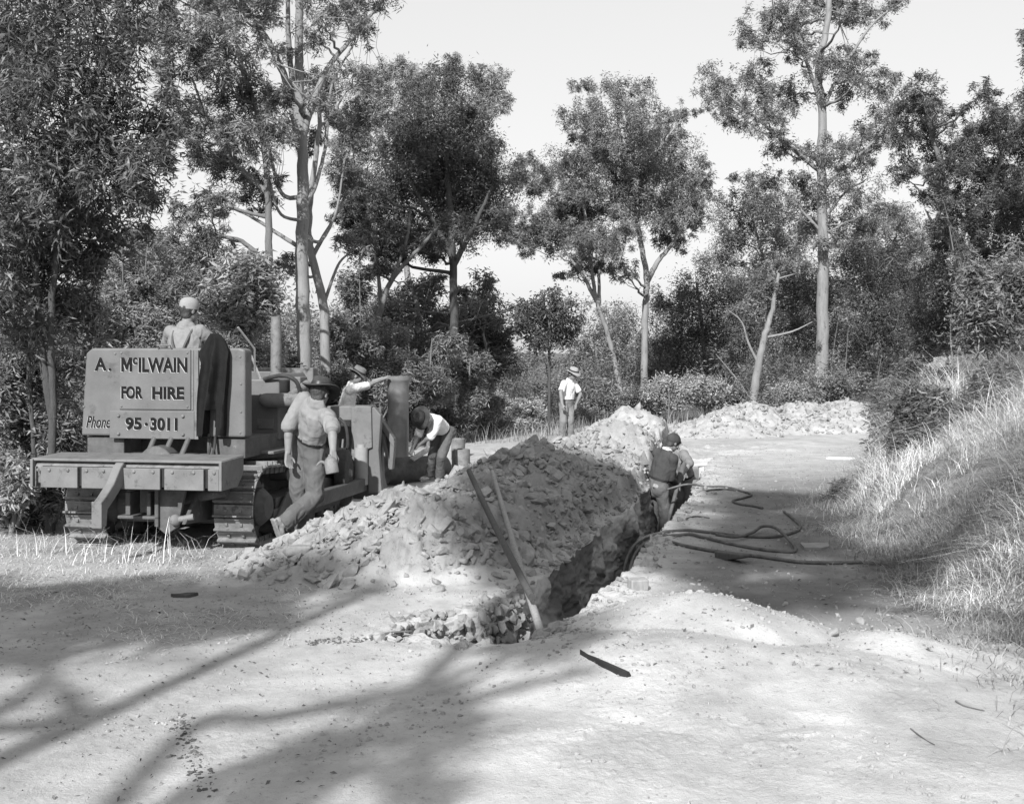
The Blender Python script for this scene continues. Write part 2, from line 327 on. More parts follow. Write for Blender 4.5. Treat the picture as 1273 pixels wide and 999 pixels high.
def groundd(X, Yb):
    z, a, b, f = ground(X, Yb, True)
    hm = sstep(.03, .18, a); nm = sstep(.02, .10, b)
    near = Yb < 31
    rough = 0.0022 * fbm(X * 7, Yb * 5, oct=3, seed=40) + 0.0018 * fbm(X * 40, Yb * 40, oct=2, seed=41)
    d = hm * (0.46 * slabs(X + .08 * fbm(X * 6, Yb * 6, oct=3, seed=50), Yb, .26, 7) * sstep(-.35, .3, fbm(X * 1.8, Yb * 1.8, seed=53)) + 0.85 * slabs(X, Yb + .03 * fbm(X * 9, Yb * 9, seed=51), .10, 8) * sstep(-.25, .25, fbm(X * 3.1, Yb * 3.1, seed=54)) + 0.6 * slabs(X, Yb, .04, 9) + .075 * fbm(X * 3.5, Yb * 3.5, oct=5, seed=10, gain=.6))
    d = d + nm * (0.10 * slabs(X, Yb, .12, 17) * sstep(.1, .5, fbm(X * 1.5, Yb * 1.5, seed=60)) + .003 * fbm(X * 6, Yb * 4, oct=3, seed=18) + .2 * slabs(X, Yb, .035, 19) * sstep(-.1, .4, fbm(X * 2.5, Yb * 2.5, seed=61)))
    d = d + (1 - np.maximum(hm, nm)) * (0.13 * slabs(X, Yb, .05, 29) * sstep(-.1, .5, fbm(X * 1.1, Yb * 1.1, seed=62)))
    lip = sstep(7.0, 7.2, Yb) * sstep(.5, 0, np.abs(np.where(X < .5 * (XL(Yb) + XR(Yb)), XL(Yb) - X, X - XR(Yb)))) * sstep(6.9, 7.3, Yb) * (Yb < 24)
    d = d + lip * (0.5 * slabs(X, Yb, .12, 71) + .03 * fbm(X * 5, Yb * 5, oct=3, seed=72))
    z = z + np.where(near, d + rough, 0)
    # what the ground is made of: pale spoil, trodden road, dark litter-strewn verge, grown-over bank
    al = 0.39 + .13 * fbm(X * 1.1, Yb * .9, oct=5, seed=80, gain=.65)
    verge = sstep(-1.0, -2.6, X + 0.5 * fbm(X * .7, Yb * .7, oct=3, seed=81) - 0.25 * (Yb - 6)) * sstep(2, 6, Yb) * (1 - sstep(.02, .2, a))
    al = al * (1 - verge) + verge * (.30 + .12 * fbm(X * 2, Yb * 2, oct=4, seed=82))
    road = sstep(.2, .8, X - XR(Yb)) * (1 - nm) * sstep(6.5, 8.5, Yb) * sstep(22, 15, Yb)
    al = al * (1 - road) + road * (.20 + .06 * fbm(X * 1.4, Yb * .8, oct=4, seed=84))
    al = al * (1 - hm) + hm * (np.interp(Yb, [15.5, 17.5], [.25, .31]) + .09 * fbm(X * 1.6, Yb * 1.6, oct=4, seed=83))
    al = al * (1 - nm) + nm * (.40 + .11 * fbm(X * 2, Yb * 2, oct=4, seed=85))
    al = np.maximum(al, .35 * (1 - sstep(31, 33, Yb)) * sstep(14.0, 19.5, Yb + 1.2 * fbm(X * .8, Yb * .5, oct=3, seed=86)))
    bk = sstep(-.3, .3, f); al = al * (1 - bk) + bk * .25
    al = np.where((Yb > 31.5) | (X < -5.5), .12, al)
    return z, al
zl, al_l = groundd(left, np.broadcast_to(Y, left.shape)); zr, al_r = groundd(right, np.broadcast_to(Y, right.shape))
# floor and walls of the trench
shal = np.clip((np.broadcast_to(xl_, (len(ys), 1)) - (-.75)) / .75, 0.33, 1)
depl = dep * (0.5 + 0.5 * sstep(7.9, 8.5, Y)); depl = np.where(Y > 8.5, dep, depl)
zfl_l = zl[:, -1:] * 0 - depl; zfl_r = -dep
YB = np.broadcast_to(Y, (len(ys), NW))
rag = lambda T, sd: (0.075 * fbm(YB * 1.5, T * 3.2, oct=6, seed=sd, gain=.6) + 0.45 * slabs(YB * .5 + .05 * fbm(YB * 4, T * 6, seed=sd + 8), T * .95, .17, sd + 3) + .55 * slabs(YB * .8, T * .95, .075, sd + 5) + .6 * slabs(YB, T * .95, .032, sd + 6)) * np.sin(np.clip(T, 0, 1) * math.pi) ** .4 * np.minimum(dep, 1)
lw_x = xl_ + 0.10 * tl * dep + .008 * tl * (dep < 1e-3) + rag(np.broadcast_to(tl, YB.shape), 90); lw_z = zl[:, -1:] * (1 - tl) - depl * tl
rw_x = xr_ - 0.06 * tl[:, ::-1] * dep - .008 * tl[:, ::-1] * (dep < 1e-3) - rag(np.broadcast_to(tl[:, ::-1], YB.shape), 97); rw_z = zr[:, :1] * tl - dep * (1 - tl)
fx = lw_x[:, -1:] * (1 - fl) + rw_x[:, :1] * fl
fz = lw_z[:, -1:] + (rw_z[:, :1] - lw_z[:, -1:]) * sstep(0.15, .8, fl) + .05 * dep * fbm(fx * 5, np.broadcast_to(Y, fx.shape) * 5, oct=3, seed=101)
fz = np.where(dep < 1e-3, zl[:, -1:] * (1 - fl) + zr[:, :1] * fl, fz)
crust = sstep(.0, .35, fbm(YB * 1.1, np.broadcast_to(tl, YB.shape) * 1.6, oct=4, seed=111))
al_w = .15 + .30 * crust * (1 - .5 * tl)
flat0 = (dep < 1e-3)
_q = lambda x: groundd(x, np.broadcast_to(Y, x.shape))
zq, aq = _q(lw_x); lw_z = np.where(flat0, zq, lw_z); al_w1 = np.where(flat0, aq, al_w)
zq, aq2 = _q(rw_x); rw_z = np.where(flat0, zq, rw_z); al_w2 = np.where(flat0, aq2, al_w[:, ::-1])
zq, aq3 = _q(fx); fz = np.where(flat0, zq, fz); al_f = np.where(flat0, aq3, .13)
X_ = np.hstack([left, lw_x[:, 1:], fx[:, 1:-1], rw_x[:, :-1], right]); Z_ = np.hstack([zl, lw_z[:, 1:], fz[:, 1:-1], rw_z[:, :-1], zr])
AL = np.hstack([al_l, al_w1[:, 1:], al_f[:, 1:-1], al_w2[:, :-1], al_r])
R_, K_ = X_.shape
V_ = np.stack([X_, np.broadcast_to(Y, X_.shape), Z_], -1).reshape(-1, 3)
idx = np.arange(R_ * K_).reshape(R_, K_)
Fq = np.stack([idx[:-1, :-1], idx[:-1, 1:], idx[1:, 1:], idx[1:, :-1]], -1).reshape(-1, 4)
g_ = mesh_np('ground', V_, Fq, M['ground'], attrs={'alb': AL.ravel()}); g_['kind'] = 'structure'

# ------------------------------------------------------------------ trees and other plants
def leaves(cl, n, ll, lw, rng, droop=0.55, tuft=0.24, flat=0.75):
    """n leaf blades gathered in tufts inside the clumps; cl: list of (centre, (rx,ry,rz)); returns verts, faces, per-leaf tone, tuft centres"""
    vol = A([max(r[0] * r[1] * r[2], 1e-4) ** 0.66 for c, r in cl]); vol = vol / vol.sum(); P = []; T = []; tone = []
    for (c, r), v in zip(cl, vol):
        k = max(7, int(30 * (v * len(cl)) ** .6)); m = max(12, int(n * v))
        u = rng.normal(size=(k, 3)); u /= np.linalg.norm(u, axis=1)[:, None]; u *= (rng.random((k, 1)) ** 0.5) * 1.18
        tc = A(c) + u * A(r); T.append(tc)
        wgt = rng.random(k) ** 1.3 + .12; ti = rng.choice(k, m, p=wgt / wgt.sum())
        tr = tuft * np.mean(r) * (.55 + .8 * rng.random(k))[ti][:, None]
        d = rng.normal(size=(m, 3)) * A([.8, .8, flat]) * 0.62; d[:, 2] -= .5 * np.abs(rng.normal(size=m)) * (flat > .9)
        P.append(tc[ti] + d * tr); tone.append((.5 + .85 * rng.random(k))[ti])
    P = np.vstack(P); tone = np.concatenate(tone); m = len(P)
    D = rng.normal(size=(m, 3)); D[:, 2] = D[:, 2] * .55 - droop; D /= np.linalg.norm(D, axis=1)[:, None]
    S = np.cross(D, rng.normal(size=(m, 3))); S /= np.linalg.norm(S, axis=1)[:, None] + 1e-9
    L = (ll * (.6 + .75 * rng.random(m)))[:, None]; W = (lw * (.6 + .7 * rng.random(m)))[:, None]
    cv = np.cross(D, S) * L * .12
    V = np.stack([P, P + D * L * .42 + S * W / 2 + cv, P + D * L, P + D * L * .42 - S * W / 2 + cv], 1).reshape(-1, 3)
    return V, np.arange(4 * m).reshape(m, 4), tone * (.75 + .5 * rng.random(m)), np.vstack(T)
def px_poly(poly, D, base=True, dj=0.0):
    out = []
    for i, q in enumerate(poly):
        out.append(pt(q[0], q[1], D + (q[2] if len(q) > 2 else 0)))
    return out
def tree(name, label, D, trunks, clumps, n, leaf, bark, lm, r0, group=None, seed=0, depth=None, droop=.6, tuft=.225, twigs=4, flat=1.0):
    """trunks: polylines in photo pixels (x, y, depth offset), the first one rooted; clumps: (x, y, rx, ry) in photo pixels at distance D"""
    rng = np.random.default_rng(seed + 100); mb = MB(); k = D / F; r0 = r0 * .78
    if 'gum_tree' in name:
        more = []
        for c in clumps:
            for q in range(1 if D > 18 else 0):
                a = rng.random() * 2 * math.pi; s_ = rng.uniform(.85, 1.35); f_ = rng.uniform(.28, .55); more.append((c[0] + math.cos(a) * c[2] * s_, c[1] + math.sin(a) * c[3] * s_) + (c[2] * f_, c[3] * f_))
        clumps = list(clumps) + more; n = int(n * (1.9 if D > 18 else 1.1)); leaf = (leaf[0] * (.66 if D > 18 else .9), leaf[1] * (.60 if D > 18 else .85))
    xs = [c[0] for c in clumps]; R = depth if depth else 0.5 * (max(xs) - min(xs) + 40) * k * .75
    polys = []; b0 = None
    for i, t in enumerate(trunks):
        rr0, rr1 = (r0, r0 * .35)
        t = list(t)
        if isinstance(t[-1], tuple) and len(t[-1]) == 2 and t[-1][0] == 'r': rr0, rr1 = t.pop()[1]
        P = px_poly(t, D)
        if i == 0:
            g = gz(P[0][0], P[0][1]); P[0][2] = min(P[0][2], g - .15) if P[0][2] < g + 1.5 else P[0][2]
            if P[0][2] > g: P.insert(0, A([P[0][0], P[0][1], g - .15]))
            P[0][2] = g - .15; b0 = A([P[0][0], P[0][1], g])
        S = smooth_path(P, 7)
        S[1:-1] += rng.normal(size=(len(S) - 2, 3)) * rr0 * .07
        q = np.linspace(0, 1, len(S)); rad = rr0 + (rr1 - rr0) * q
        if i == 0: rad = rad * (1 + .45 * np.exp(-np.linspace(0, 1, len(S)) * 26))
        mb.tube(S, rad, 10 if i == 0 else 7); polys.append((S, rad))
    cl = []
    for c in clumps:
        dy = (rng.random() - .5) * 2 * R * (.85 if len(c) < 5 else 0) + (c[4] if len(c) > 4 else 0)
        cc = pt(c[0], c[1], D + dy); kk = (D + dy) / F; rx = c[2] * kk; rz = c[3] * kk
        cl.append((cc, (rx, .5 * (rx + rz), rz)))
    V, Fq, tone, tufts = leaves(cl, n, leaf[0], leaf[1], rng, droop, tuft, flat)
    allp = np.vstack([p for p, r in polys]); allr = np.concatenate([r for p, r in polys])
    for (cc, r) in cl:
        d = np.linalg.norm(allp - cc, axis=1) + np.where(allp[:, 2] > cc[2] - .2 * np.linalg.norm(allp - cc, axis=1), 1.0, 0) * 2.5 + .3 * np.abs(allp[:, 2] - (cc[2] - 1.2 * r[0]))
        j = int(np.argmin(d)); a = allp[j]; L = np.linalg.norm(cc - a)
        if L < .25: continue
        ctrl = a * .5 + cc * .5 + A([0, 0, -.10 * L]) + rng.normal(size=3) * L * .09
        t = np.linspace(0, 1, 9)[:, None]; S = (1 - t) ** 2 * a + 2 * t * (1 - t) * ctrl + t * t * cc
        S[1:-1] += rng.normal(size=(7, 3)) * L * .018
        ra = min(allr[j] * .6, .012 + .022 * L); mb.tube(S, np.linspace(ra, max(.25 * ra, .006), 9), 6)
        dd = np.linalg.norm(tufts - cc, axis=1); near = np.argsort(dd)[:40]
        for q in rng.choice(near, min(twigs, len(near)), replace=False):
            e_ = tufts[q]; s_ = S[rng.integers(4, 9)]; mid = (s_ + e_) / 2 + A([0, 0, -.05]) * np.linalg.norm(e_ - s_) + rng.normal(size=3) * .06 * np.linalg.norm(e_ - s_)
            mb.tube([s_, mid, e_], [max(.35 * ra, .006), max(.2 * ra, .004), .003], 5)
    root = empty(name, b0); tag(root, label, 'tree' if 'tree' in name else ('sapling' if 'sapling' in name else 'bush'), group)
    mb.build('trunk' if 'bush' not in name else 'stem', M[bark], root, smooth=True, origin=b0, angle=80)
    mesh_np('crown' if 'bush' not in name else 'foliage', V - b0, Fq, M[lm], root, smooth=False, fattr={'rnd': tone})
    return root
def jit(rng, x0, x1, y0, y1, rx, ry, n):
    return [(rng.uniform(x0, x1), rng.uniform(y0, y1), rx * rng.uniform(.7, 1.25), ry * rng.uniform(.7, 1.25)) for _ in range(n)]
rg = np.random.default_rng(7)
GB = 'gum trees around the clearing'
# far left: close, dark, long-leaved
tree('gum_tree', 'close dark long-leaved tree filling the left edge above the bulldozer', 12.0,
     [[(62, 660), (66, 520), (63, 400), (72, 290), (82, 150), (86, 20), (92, -70)], [(66, 520), (50, 420), (42, 300), (28, 180), ('r', (.05, .015))], [(72, 290), (110, 200), (150, 90), ('r', (.04, .012))], [(76, 230, .3), (130, 250, .3), (190, 230, .2), ('r', (.03, .01))]],
     [(20, 30, 75, 60), (96, 20, 70, 55), (50, 120, 75, 60), (140, 110, 65, 55), (55, 200, 75, 55), (150, 190, 60, 50), (190, 150, 38, 42), (165, 225, 40, 32), (40, 270, 60, 50), (115, 270, 60, 42), (112, 322, 34, 24), (70, 340, 46, 34), (-30, 90, 60, 80), (-30, 240, 60, 80), (60, -60, 90, 40), (140, -60, 60, 40), (205, 195, 20, 18), (10, 350, 40, 40)],
     38000, (.135, .026), 'bark_dark', 'leaf_dark', .06, GB, 1, depth=.75, droop=.7, tuft=.36)
tree('gum_tree', 'thin dark twin-stemmed tree behind the left end of the bulldozer bumper', 12.6,
     [[(40, 660), (42, 560), (36, 470), (38, 400), (24, 320), (20, 240)], [(38, 420), (52, 360), (60, 290), ('r', (.035, .012))]],
     [(20, 300, 50, 45), (60, 300, 40, 40), (15, 400, 40, 45), (85, 400, 38, 40), (-10, 220, 50, 60)], 6500, (.14, .03), 'bark_dark', 'leaf', .04, GB, 2, depth=.8, tuft=.4)
# mid-left crown
tree('gum_tree', 'mid-grey open-crowned gum left of the tall smooth trunk', 20,
     [[(336, 560), (338, 470), (337, 380), (334, 300), (332, 220), (322, 150), (300, 80), (290, 20)], [(334, 330), (300, 300), (262, 296), (225, 318), ('r', (.05, .02))], [(332, 240), (290, 200), (262, 160), (240, 100), ('r', (.05, .02))], [(333, 270), (300, 262), (262, 250), ('r', (.04, .015))]],
     [(275, 50, 50, 36), (225, 40, 36, 45), (300, 120, 46, 36), (250, 150, 38, 26), (325, 170, 34, 30), (285, 200, 36, 26), (320, 235, 28, 24), (245, 190, 24, 18), (265, 245, 30, 18), (225, 262, 22, 14), (205, 300, 34, 22), (255, 296, 40, 22), (230, 335, 34, 20), (180, 20, 40, 40), (205, 90, 20, 30), (290, 0, 40, 30), (345, 130, 22, 34)],
     24000, (.19, .036), 'bark_mid', 'leaf', .115, GB, 3, depth=2.0)
# tall smooth gum
tree('gum_tree', 'tall pale smooth-barked gum with many bare limbs standing behind the exhaust stack', 21,
     [[(380, 560), (378, 450), (375, 330), (377, 240), (375, 180), (372, 100), (372, 10), (376, -110), ('r', (.15, .06))],
      [(373, 185), (358, 110), (335, 55), (300, 0), (285, -40), ('r', (.085, .03))], [(375, 175), (402, 95), (440, 45), (485, -10), ('r', (.075, .02))], [(376, 200), (362, 90), (358, 20), (362, -60), ('r', (.07, .03))],
      [(377, 262), (392, 230), (405, 180), (412, 110), (436, 60), ('r', (.05, .015))], [(377, 245), (350, 240), (334, 180), (328, 120), ('r', (.05, .015))], [(376, 310), (345, 290), (310, 268), (285, 258), ('r', (.045, .02))], [(376, 290), (398, 300), (418, 262), (428, 200), ('r', (.04, .015))], [(375, 275), (346, 262), (330, 200), (318, 175), ('r', (.035, .012))]],
     [(270, 10, 34, 24), (420, 12, 34, 22), (450, 40, 20, 16), (390, 40, 26, 22), (330, 18, 24, 20), (440, 85, 26, 18), (470, 100, 20, 14), (345, 60, 20, 16), (400, -20, 50, 30), (310, -40, 60, 30), (480, -30, 40, 24), (428, 190, 14, 16), (405, 130, 20, 16), (452, 5, 24, 18)],
     9500, (.18, .034), 'bark_pale', 'leaf', .15, GB, 4, depth=2.2, twigs=6)
tree('gum_tree', 'leaning pale second trunk just right of the tall smooth gum', 23,
     [[(408, 560), (405, 460), (402, 380), (388, 320), (384, 270), (392, 200), (400, 120), ('r', (.12, .04))], [(388, 320), (410, 280), (430, 240), (440, 190), ('r', (.05, .015))], [(402, 380), (420, 330), (440, 310), ('r', (.04, .015))]],
     [(400, 110, 26, 22), (445, 150, 26, 20), (430, 225, 20, 14), (385, 170, 18, 14), (440, 300, 22, 14), (360, 330, 20, 14)], 5500, (.18, .034), 'bark_pale', 'leaf', .12, GB, 5, depth=1.2)
# dark tree
tree('gum_tree', 'dense dark-crowned tree in the middle left with a straight dark trunk', 27,
     [[(567, 550), (566, 470), (565, 400), (563, 330), (560, 260), (553, 180), (550, 110)], [(564, 330), (590, 280), (612, 230), ('r', (.08, .03))], [(563, 320), (530, 260), (500, 210), ('r', (.08, .03))]],
     [(555, 95, 38, 20), (530, 135, 40, 32), (585, 150, 38, 34), (500, 175, 40, 34), (555, 185, 55, 40), (605, 200, 34, 36), (475, 228, 36, 34), (530, 235, 55, 38), (600, 250, 40, 32), (460, 265, 26, 22), (505, 290, 40, 24), (560, 285, 36, 22), (618, 282, 18, 16), (575, 230, 45, 40), (520, 190, 40, 40)],
     44000, (.17, .042), 'bark_dark', 'leaf_dark', .17, GB, 6, depth=2.3, tuft=.36)
tree('gum_tree', 'leaning forked tree with a dark slanting trunk left of the dense dark crown', 26,
     [[(450, 560), (458, 480), (470, 400), (486, 350), (520, 310), (548, 280)], [(474, 385), (470, 340), (462, 300), ('r', (.06, .02))], [(486, 350), (505, 300), (510, 260), ('r', (.06, .02))]],
     [(455, 290, 26, 18), (490, 300, 34, 20), (530, 300, 26, 14), (436, 262, 24, 18), (470, 330, 22, 10)], 8000, (.17, .04), 'bark_mid', 'leaf_dark', .12, GB, 7, depth=1.5)
tree('gum_tree', 'paler feathery gum showing behind the top of the dense dark crown', 36,
     [[(520, 560), (516, 420), (500, 300), (478, 200), (470, 120)], [(500, 300), (540, 200), (590, 110), ('r', (.09, .03))]],
     [(430, 150, 30, 22), (455, 110, 28, 22), (490, 85, 30, 18), (520, 95, 26, 16), (565, 80, 20, 12), (605, 95, 24, 16), (615, 120, 20, 18), (440, 190, 28, 22), (470, 140, 30, 26), (425, 225, 22, 26), (510, 120, 26, 20), (440, 250, 20, 18), (600, 135, 22, 20)],
     22000, (.2, .045), 'bark_pale', 'leaf_light', .17, GB, 8, depth=2.5)
# centre right pair
tree('gum_tree', 'broad mid-grey gum right of centre with a pale forked trunk', 35,
     [[(801, 560), (801, 470), (802, 390), (804, 345), (796, 300), (790, 250), (786, 180), (775, 120)], [(804, 350), (818, 325), (838, 300), (858, 262), ('r', (.10, .03))], [(790, 260), (765, 220), (735, 170), ('r', (.08, .03))], [(790, 230), (815, 190), (838, 160), ('r', (.07, .03))]],
     [(770, 112, 40, 18), (735, 145, 36, 26), (790, 155, 46, 32), (840, 140, 18, 16), (838, 165, 16, 14), (765, 205, 46, 36), (830, 205, 42, 40), (800, 250, 45, 28), (856, 245, 28, 30), (840, 292, 30, 20), (800, 200, 40, 40), (870, 215, 16, 20), (745, 180, 30, 24), (822, 250, 36, 26), (770, 330, 26, 14)],
     38000, (.19, .045), 'bark_pale', 'leaf', .16, GB, 9, depth=2.6)
tree('gum_tree', 'left companion of the broad centre-right gum, slanting trunk and lower crown', 34,
     [[(776, 560), (770, 480), (757, 420), (742, 375), (735, 330), (728, 270), (715, 220)], [(742, 375), (720, 335), (690, 300), ('r', (.07, .02))], [(745, 380), (746, 330), (760, 290), ('r', (.06, .02))]],
     [(702, 205, 32, 24), (670, 228, 26, 24), (720, 250, 42, 28), (660, 275, 28, 20), (690, 290, 34, 20), (655, 300, 20, 14), (735, 300, 36, 20), (765, 300, 28, 20), (730, 330, 30, 16), (712, 270, 40, 26), (640, 290, 12, 10), (655, 200, 12, 12)],
     26000, (.18, .044), 'bark_pale', 'leaf', .12, GB, 10, depth=2.2)
tree('gum_sapling', 'slim dark sapling with a small round crown against the sky left of the standing man', 27,
     [[(682, 540), (683, 480), (682, 430), (678, 395), (676, 370)], [(682, 440), (692, 405), (698, 375), ('r', (.03, .01))], [(682, 436), (668, 410), ('r', (.025, .01))]],
     [(660, 392, 20, 20), (690, 375, 24, 16), (705, 402, 16, 16), (672, 418, 22, 12), (645, 402, 9, 12), (700, 418, 14, 10), (680, 395, 20, 16)], 6500, (.12, .04), 'bark_dark', 'leaf_dark', .05, None, 11, depth=.6, tuft=.45)
# tall gum right
tree('gum_tree', 'tallest straight gum on the right with open tiers of foliage', 39,
     [[(1022, 540), (1022, 450), (1023, 360), (1023, 290), (1021, 220), (1023, 150), (1017, 90), (1028, 30), (1035, -40), ('r', (.24, .09))],
      [(1022, 215), (985, 185), (950, 155), (905, 118), ('r', (.09, .03))], [(1018, 120), (995, 60), (965, 20), ('r', (.08, .03))], [(1020, 140), (1045, 90), (1085, 30), (1120, 5), ('r', (.08, .02))], [(1022, 235), (1055, 205), (1095, 165), (1108, 130), ('r', (.08, .02))], [(1022, 205), (975, 172), (955, 172), ('r', (.05, .02))], [(1023, 275), (1050, 240), (1075, 225), ('r', (.06, .02))], [(1023, 290), (990, 255), (965, 232), ('r', (.06, .02))]],
     [(885, 105, 20, 28), (905, 130, 24, 22), (935, 95, 30, 22), (955, 140, 30, 22), (925, 150, 24, 18), (985, 115, 26, 20), (950, 30, 34, 22), (990, 18, 34, 20), (1040, 12, 34, 18), (1085, 15, 28, 14), (1115, 3, 14, 10), (1025, 75, 34, 22), (1060, 65, 24, 18), (1050, 110, 30, 20), (1090, 105, 22, 22), (1105, 135, 20, 14), (970, 180, 26, 14), (1035, 185, 42, 20), (1085, 185, 28, 22), (955, 220, 34, 12), (1060, 230, 46, 20), (1000, 240, 38, 20), (1020, 275, 50, 22), (1080, 265, 30, 20), (965, 255, 34, 20), (1000, 60, 26, 18), (1020, -30, 60, 26), (930, 50, 18, 14), (1090, 150, 26, 16)],
     36000, (.22, .052), 'bark_pale', 'leaf', .24, GB, 12, depth=3.0)
# right hand group
tree('gum_tree', 'bushy-topped gum at the right edge with a leaning feathered top', 29,
     [[(1204, 540), (1200, 450), (1196, 380), (1190, 310), (1178, 240), (1160, 170), (1145, 120)], [(1194, 350), (1215, 280), (1240, 210), (1255, 150), ('r', (.09, .03))], [(1178, 240), (1145, 215), (1125, 200), ('r', (.06, .02))], [(1192, 320), (1165, 285), (1150, 260), ('r', (.06, .02))]],
     [(1142, 115, 26, 24), (1150, 150, 28, 26), (1128, 165, 18, 18), (1165, 180, 26, 22), (1125, 205, 22, 16), (1200, 165, 26, 22), (1180, 210, 34, 24), (1225, 112, 16, 16), (1240, 150, 30, 26), (1265, 180, 26, 34), (1215, 205, 34, 28), (1255, 235, 36, 30), (1225, 260, 40, 28), (1185, 255, 34, 22), (1160, 235, 26, 16), (1250, 285, 40, 26), (1200, 290, 38, 22), (1160, 300, 30, 20), (1290, 130, 24, 50), (1290, 260, 30, 60)],
     36000, (.19, .045), 'bark_mid', 'leaf_dark', .16, GB, 13, depth=2.6)
tree('gum_tree', 'gum just out of frame whose few top leaves hang in the upper right corner', 24,
     [[(1345, 540), (1340, 300), (1330, 120), (1320, 20)]], [(1276, 70, 12, 22), (1300, 60, 24, 30), (1330, 20, 40, 30), (1350, 100, 50, 40), (1278, 45, 10, 10)], 4500, (.18, .042), 'bark_mid', 'leaf', .13, GB, 14, depth=1.2)
# second rank right of centre
for i, (lab, D, tk, cs, n, lm) in enumerate([
    ('rounded dark tree behind the far spoil bank, left of the pale leaning trunk', 44, [(880, 540), (878, 470), (872, 400), (866, 350)], [(850, 370, 34, 26), (890, 345, 36, 24), (835, 410, 30, 36), (880, 420, 46, 40), (920, 400, 36, 34), (860, 460, 46, 32), (905, 460, 36, 30), (830, 450, 20, 30), (925, 350, 26, 20)], 20000, 'leaf_dark'),
    ('spreading mid-grey tree whose crown rises between the broad gum and the tallest gum', 46, [(960, 540), (958, 420), (952, 340), (935, 270)], [(905, 260, 26, 18), (935, 240, 26, 16), (935, 280, 34, 20), (975, 300, 34, 24), (910, 300, 24, 14), (895, 320, 24, 14), (960, 340, 44, 26), (1000, 350, 36, 30), (985, 400, 40, 34)], 19000, 'leaf'),
    ('dark thick-crowned tree right of the tallest gum trunk', 43, [(1092, 540), (1090, 440), (1082, 370), (1075, 320)], [(1060, 320, 30, 26), (1095, 335, 34, 28), (1070, 380, 40, 36), (1110, 390, 40, 34), (1065, 440, 36, 34), (1110, 450, 40, 36), (1125, 350, 26, 22), (1140, 400, 30, 30)], 20000, 'leaf_dark'),
    ('paler gum with crooked bare limbs between the tallest gum and the right edge', 48, [(1120, 540), (1130, 430), (1115, 360), (1110, 300)], [(1090, 285, 28, 18), (1120, 268, 28, 14), (1140, 300, 26, 18), (1100, 315, 32, 18), (1150, 335, 30, 18), (1065, 300, 20, 20)], 11000, 'leaf_light'),
    ('heavy dark tree filling the right edge above the grassy bank', 33, [(1235, 520), (1232, 440), (1228, 380), (1220, 330)], [(1180, 345, 36, 26), (1225, 335, 40, 26), (1265, 350, 36, 36), (1170, 395, 36, 34), (1215, 395, 46, 40), (1260, 410, 40, 40), (1180, 445, 36, 30), (1230, 450, 46, 30), (1300, 380, 40, 60)], 26000, 'leaf_dark'),
    ('low dark tree behind the slim sapling crown and the standing man', 47, [(745, 540), (746, 480), (740, 430)], [(735, 440, 18, 28), (755, 420, 26, 26), (745, 475, 34, 26), (775, 400, 26, 26), (785, 450, 30, 34), (765, 490, 34, 20), (720, 470, 14, 20)], 13000, 'leaf'),
    ('bushy tree behind the pipe, right of the dense dark crown trunk', 33, [(612, 540), (610, 470), (600, 410)], [(596, 385, 30, 22), (570, 405, 30, 24), (612, 415, 26, 22), (590, 440, 40, 26), (560, 450, 34, 30), (620, 450, 22, 16), (585, 370, 18, 12)], 14000, 'leaf_dark'),
    ('tangled grey-limbed tree behind the man holding the pipe', 30, [(505, 540), (508, 460), (520, 400), (512, 350)], [(440, 350, 26, 18), (470, 385, 30, 18), (510, 370, 34, 16), (545, 395, 26, 18), (430, 400, 30, 22), (490, 420, 34, 22), (540, 430, 34, 20), (530, 350, 20, 12), (600, 350, 14, 14), (640, 380, 4, 4)], 11000, 'leaf'),
    ('pale small-leaved tree low behind the bulldozer driver', 27, [(250, 540), (248, 460), (240, 400)], [(180, 320, 34, 20), (215, 345, 38, 24), (170, 370, 40, 26), (240, 380, 40, 30), (200, 400, 40, 26), (285, 395, 30, 30), (160, 300, 22, 14), (290, 430, 40, 30), (120, 330, 30, 20)], 15000, 'leaf'),
]):
    limbs = [tk]
    tree('gum_tree', lab, D, limbs, cs, n, (.22, .06), 'bark_mid' if i % 2 else 'bark_pale', lm, .15, GB, 30 + i, depth=2.0, tuft=.4)
tree('gum_tree', 'pale leaning trunk with bare side limbs at the end of the far spoil bank', 36,
     [[(933, 545), (940, 470), (950, 420), (960, 385), (968, 340), ('r', (.16, .05))], [(944, 455), (930, 425), (922, 400), (905, 385), ('r', (.05, .015))], [(950, 420), (985, 412), (1010, 400), ('r', (.05, .015))], [(936, 500), (915, 470), (890, 440), ('r', (.035, .01))]],
     [(972, 330, 26, 16), (950, 350, 20, 12), (915, 385, 16, 10)], 3000, (.2, .05), 'bark_pale', 'leaf', .16, None, 50, depth=.8)
